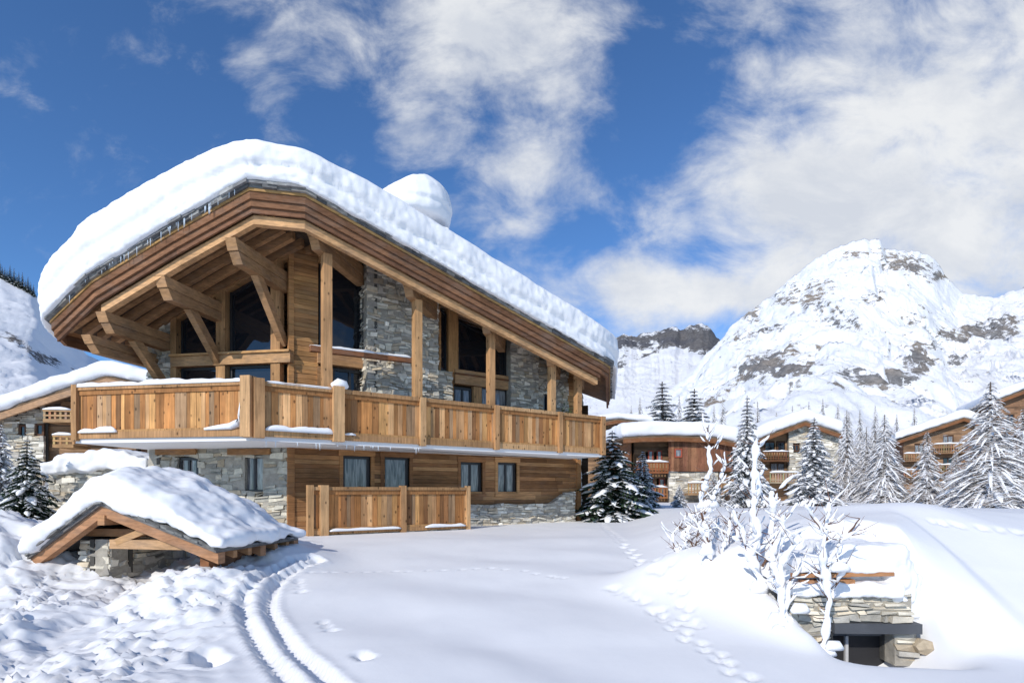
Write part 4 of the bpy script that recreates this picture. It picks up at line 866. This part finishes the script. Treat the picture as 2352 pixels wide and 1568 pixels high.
# ---------------------------------------------------------------- snow laden shrubs
def shrub(label,Y,stems,seed,tw=10,rs=.045,cat='shrub'):
    rd=random.Random(seed); b0=stems[0][0]; t=thing('snowy_shrub',label,cat,((b0[0]-CX)/F*Y,Y,zpy(b0[1],Y)))
    br=MB(); sn=MB()
    def add(pts,r0,rsn,cover=.85):
        m=len(pts); br.tube(pts,[r0*(1-.7*i/(m-1)) for i in range(m)],5,(.16,.09,.06))
        L=[]
        for a,b_ in zip(pts[:-1],pts[1:]):
            a=Vector(a);b_=Vector(b_); n=max(1,int((b_-a).length/.025))
            for i in range(n): L.append(a.lerp(b_,i/n))
        L.append(Vector(pts[-1])); seg=[];rr=[]
        for i,p in enumerate(L):
            k=mn.noise(p*6+Vector((seed,0,0)))+.6*mn.noise(p*15)
            if k>-.5+(1-cover):
                seg.append(p+Vector((mn.noise(p*9)*.02,-.01,rsn*.3))); rr.append(rsn*(.75+.9*max(-.4,k))*(1-.35*i/len(L)))
            else:
                if len(seg)>2: rr[0]*=.4; rr[-1]*=.4; sn.tube(seg,rr,8)
                seg=[];rr=[]
        if len(seg)>2: rr[0]*=.4; rr[-1]*=.5; sn.tube(seg,rr,8)
        return L
    for si,st in enumerate(stems):
        pts=[((x-CX)/F*(Y+dy),Y+dy,zpy(y,Y+dy)) for (x,y),dy in zip(st,[rd.uniform(-.05,.05)+.06*i*rd.uniform(-1,1) for i in range(len(st))])]
        Q=[]
        for a,b_ in zip(pts[:-1],pts[1:]):
            a=Vector(a);b_=Vector(b_)
            for i in range(3): p=a.lerp(b_,i/3); Q.append(tuple(p+Vector((rd.uniform(-.018,.018),rd.uniform(-.02,.02),0))))
        Q.append(pts[-1])
        L=add(Q,.022 if si==0 else .015,rs*(1 if si==0 else .8),.95)
        for _ in range(max(1,int(tw*len(L)/30))):
            p=L[rd.randint(int(len(L)*.2),len(L)-1)]; an=rd.uniform(0,6.28); l=rd.uniform(.08,.32)
            d=Vector((math.cos(an),math.sin(an)*.8,rd.uniform(.1,1.3))).normalized(); e=p+d*l*.5; e2=e+(d+Vector((0,0,rd.uniform(-.1,.7)))).normalized()*l*.6
            if rd.random()<.6: add([tuple(p),tuple(e),tuple(e2)],.007,max(.012,rs*.32),.9)
            else:
                br.tube([p,e,e2],[.006,.004,.0015],4,(.2,.11,.08))
                e3=e+Vector((rd.uniform(-1,1),rd.uniform(-1,1),rd.uniform(0,1)))*l*.35; br.tube([e,e3],[.003,.001],3,(.2,.11,.08))
        if si<2 and rs>.03:
            for _ in range(3):
                p=L[rd.randint(0,max(1,int(len(L)*.25)))]+Vector((rd.uniform(-.12,.12),rd.uniform(-.08,.08),rd.uniform(-.05,.03))); q=rs*rd.uniform(1.2,2.2)
                sn.tube([p+Vector((-q,0,-q*.4)),p+Vector((-q*.4,0,0)),p+Vector((q*.4,0,.0)),p+Vector((q,0,-q*.4))],[q*.3,q*.8,q*.8,q*.3],9,WHITE,.8)
    br.build('branches',M['bark'],t,fix=False); sn.build('snow',M['snow'],t,smooth=True,fix=False)
shrub('tallest snow plastered shrub with one thick white upright stem left of the stone hut',7.0,[[(1748,1420),(1742,1300),(1732,1180),(1735,1015)],[(1745,1380),(1762,1280),(1775,1180),(1772,1130)],[(1742,1330),(1715,1260),(1700,1210)],[(1750,1300),(1790,1240),(1800,1180)]],1,12,.078)
shrub('snow laden shrub leaning with a crooked forked top, left of the tallest one',7.6,[[(1640,1330),(1625,1240),(1608,1150),(1632,1080),(1625,985)],[(1615,1180),(1650,1120),(1662,1070),(1640,1030)],[(1640,1320),(1670,1230),(1680,1180)],[(1630,1260),(1600,1200),(1580,1180)]],2,13,.046)
shrub('snowy shrub with bare brown twigs in front of the stone hut',6.1,[[(1885,1500),(1902,1380),(1888,1260),(1905,1145)],[(1900,1300),(1930,1240),(1972,1218)],[(1895,1400),(1920,1340),(1935,1300)],[(1900,1240),(1870,1190),(1850,1160)]],3,13,.042)
shrub('snow caked shrub with bent double stem between the tall white stem and the hut',6.4,[[(1800,1470),(1795,1370),(1790,1300),(1835,1230)],[(1800,1430),(1815,1330),(1850,1290)],[(1797,1380),(1775,1310),(1770,1250)]],4,10,.052)
shrub('low tangled shrub loaded with snow lumps, leftmost of the group',8.4,[[(1580,1290),(1570,1240),(1560,1200)],[(1590,1290),(1600,1230),(1610,1190)],[(1600,1295),(1640,1240),(1650,1200)],[(1585,1290),(1550,1260),(1545,1225)],[(1600,1290),(1580,1220),(1590,1180)]],5,28,.05)
shrub('small snow covered bush right behind the tallest white stem',7.9,[[(1700,1300),(1690,1240),(1700,1180)],[(1705,1300),(1720,1240),(1725,1200)],[(1700,1300),(1670,1250),(1665,1215)]],6,26,.042)
shrub('thin brown twiggy bush poking from the snow bank above the hut',7.4,[[(1930,1270),(1950,1220),(1975,1190)],[(1950,1270),(1990,1260),(2035,1235)],[(1940,1275),(1900,1230),(1880,1200)]],9,8,.012)
# ---------------------------------------------------------------- light, world, camera
EL=30
sv=Vector((-.5*math.cos(R(EL)),-.866*math.cos(R(EL)),math.sin(R(EL))))
L=bpy.data.lights.new('sun','SUN'); L.energy=3.6; L.angle=R(.5); L.color=(1,.95,.875); lo=bpy.data.objects.new('sun',L); C.objects.link(lo); lo.rotation_euler=(-sv).to_track_quat('-Z','Y').to_euler(); lo.location=(0,0,50)
W=bpy.data.worlds.new('World'); SC.world=W; W.use_nodes=True; nt=W.node_tree; bg=nt.nodes['Background']
sky=N(nt,'ShaderNodeTexSky'); sky.sky_type='NISHITA'; sky.sun_disc=False; sky.sun_elevation=R(EL); sky.sun_rotation=math.atan2(sv.x,sv.y); sky.altitude=1850; sky.air_density=1.0; sky.dust_density=.3; sky.ozone_density=2.0
tc=N(nt,'ShaderNodeTexCoord'); sp=N(nt,'ShaderNodeSeparateXYZ'); nt.links.new(tc.outputs['Generated'],sp.inputs[0])
yy=mth(nt,'MAXIMUM',mth(nt,'ABSOLUTE',sp.outputs[1]),.12)
p_=mth(nt,'DIVIDE',sp.outputs[0],yy); q_=mth(nt,'DIVIDE',sp.outputs[2],yy)
cb=N(nt,'ShaderNodeCombineXYZ'); nt.links.new(p_,cb.inputs[0]); nt.links.new(q_,cb.inputs[1]); vec=cb.outputs[0]
tot=None
for (bx,by,rx,ry,an,w) in ((1050,20,640,200,0,1.0),(1160,230,310,270,0,.8),(1230,400,160,130,0,.6),(620,240,60,160,-35,.5),(2200,250,640,540,0,1.3),(1760,470,460,240,-25,1.0),(1400,655,260,80,5,.9),(1680,690,380,100,-8,.9),(1200,525,130,80,0,.62),(930,330,70,140,10,.5),(2352,600,640,240,0,1.1),(1530,230,190,230,15,-.6),(1340,550,150,60,0,-.3),(1900,130,400,60,-15,.3),(810,375,40,30,0,.35),(1560,600,120,50,0,-.3),(60,100,200,150,0,-.3)):
    m=N(nt,'ShaderNodeMapping',vector_type='TEXTURE'); m.inputs['Location'].default_value=((bx-CX)/F,(HY-by)/F,0); m.inputs['Rotation'].default_value=(0,0,R(-an)); m.inputs['Scale'].default_value=(rx/F,ry/F,1)
    nt.links.new(vec,m.inputs['Vector']); ln=N(nt,'ShaderNodeVectorMath',operation='LENGTH'); nt.links.new(m.outputs[0],ln.inputs[0])
    val=mth(nt,'MULTIPLY',rng(nt,ln.outputs['Value'],1.2,.0,0,1),w)
    tot=val if tot is None else mth(nt,'ADD',tot,val)
n1=noisen(nt,mapn(nt,vec,(1,1.35,1)),6.2,14,.62,.3); n2=noisen(nt,vec,2.2,5,.5,.3)
d=mth(nt,'ADD',tot,mth(nt,'MULTIPLY',mth(nt,'SUBTRACT',n1,.5),3.0)); d=mth(nt,'ADD',d,mth(nt,'MULTIPLY',mth(nt,'SUBTRACT',n2,.5),.8))
mask=N(nt,'ShaderNodeMapRange',interpolation_type='SMOOTHSTEP'); nt.links.new(d,mask.inputs[0]); mask.inputs[1].default_value=.02; mask.inputs[2].default_value=1.45; mask.inputs[4].default_value=.96
n3=noisen(nt,mapn(nt,vec,(1,1.6,1)),4.5,9,.62,.3)
ccol=mixc(nt,rng(nt,n3,.36,.6,0,1),(4.5,4.75,5.2),(5.8,5.9,6.0))
scol=mixc(nt,1.0,sky.outputs[0],(.54,.82,1.1),'MULTIPLY')
nt.links.new(mixc(nt,mask.outputs[0],scol,ccol),bg.inputs['Color']); bg.inputs['Strength'].default_value=.15
cam=bpy.data.cameras.new('camera'); cam.lens=F/2352*36; cam.sensor_width=36; cam.shift_y=(HY-784)/2352; cam.clip_end=6000; cam.clip_start=.05
co=bpy.data.objects.new('camera',cam); C.objects.link(co); co.location=(0,0,CZ); co.rotation_euler=(R(90),0,0); SC.camera=co
SC.view_settings.view_transform='Standard'; SC.view_settings.look='None'; SC.view_settings.exposure=0
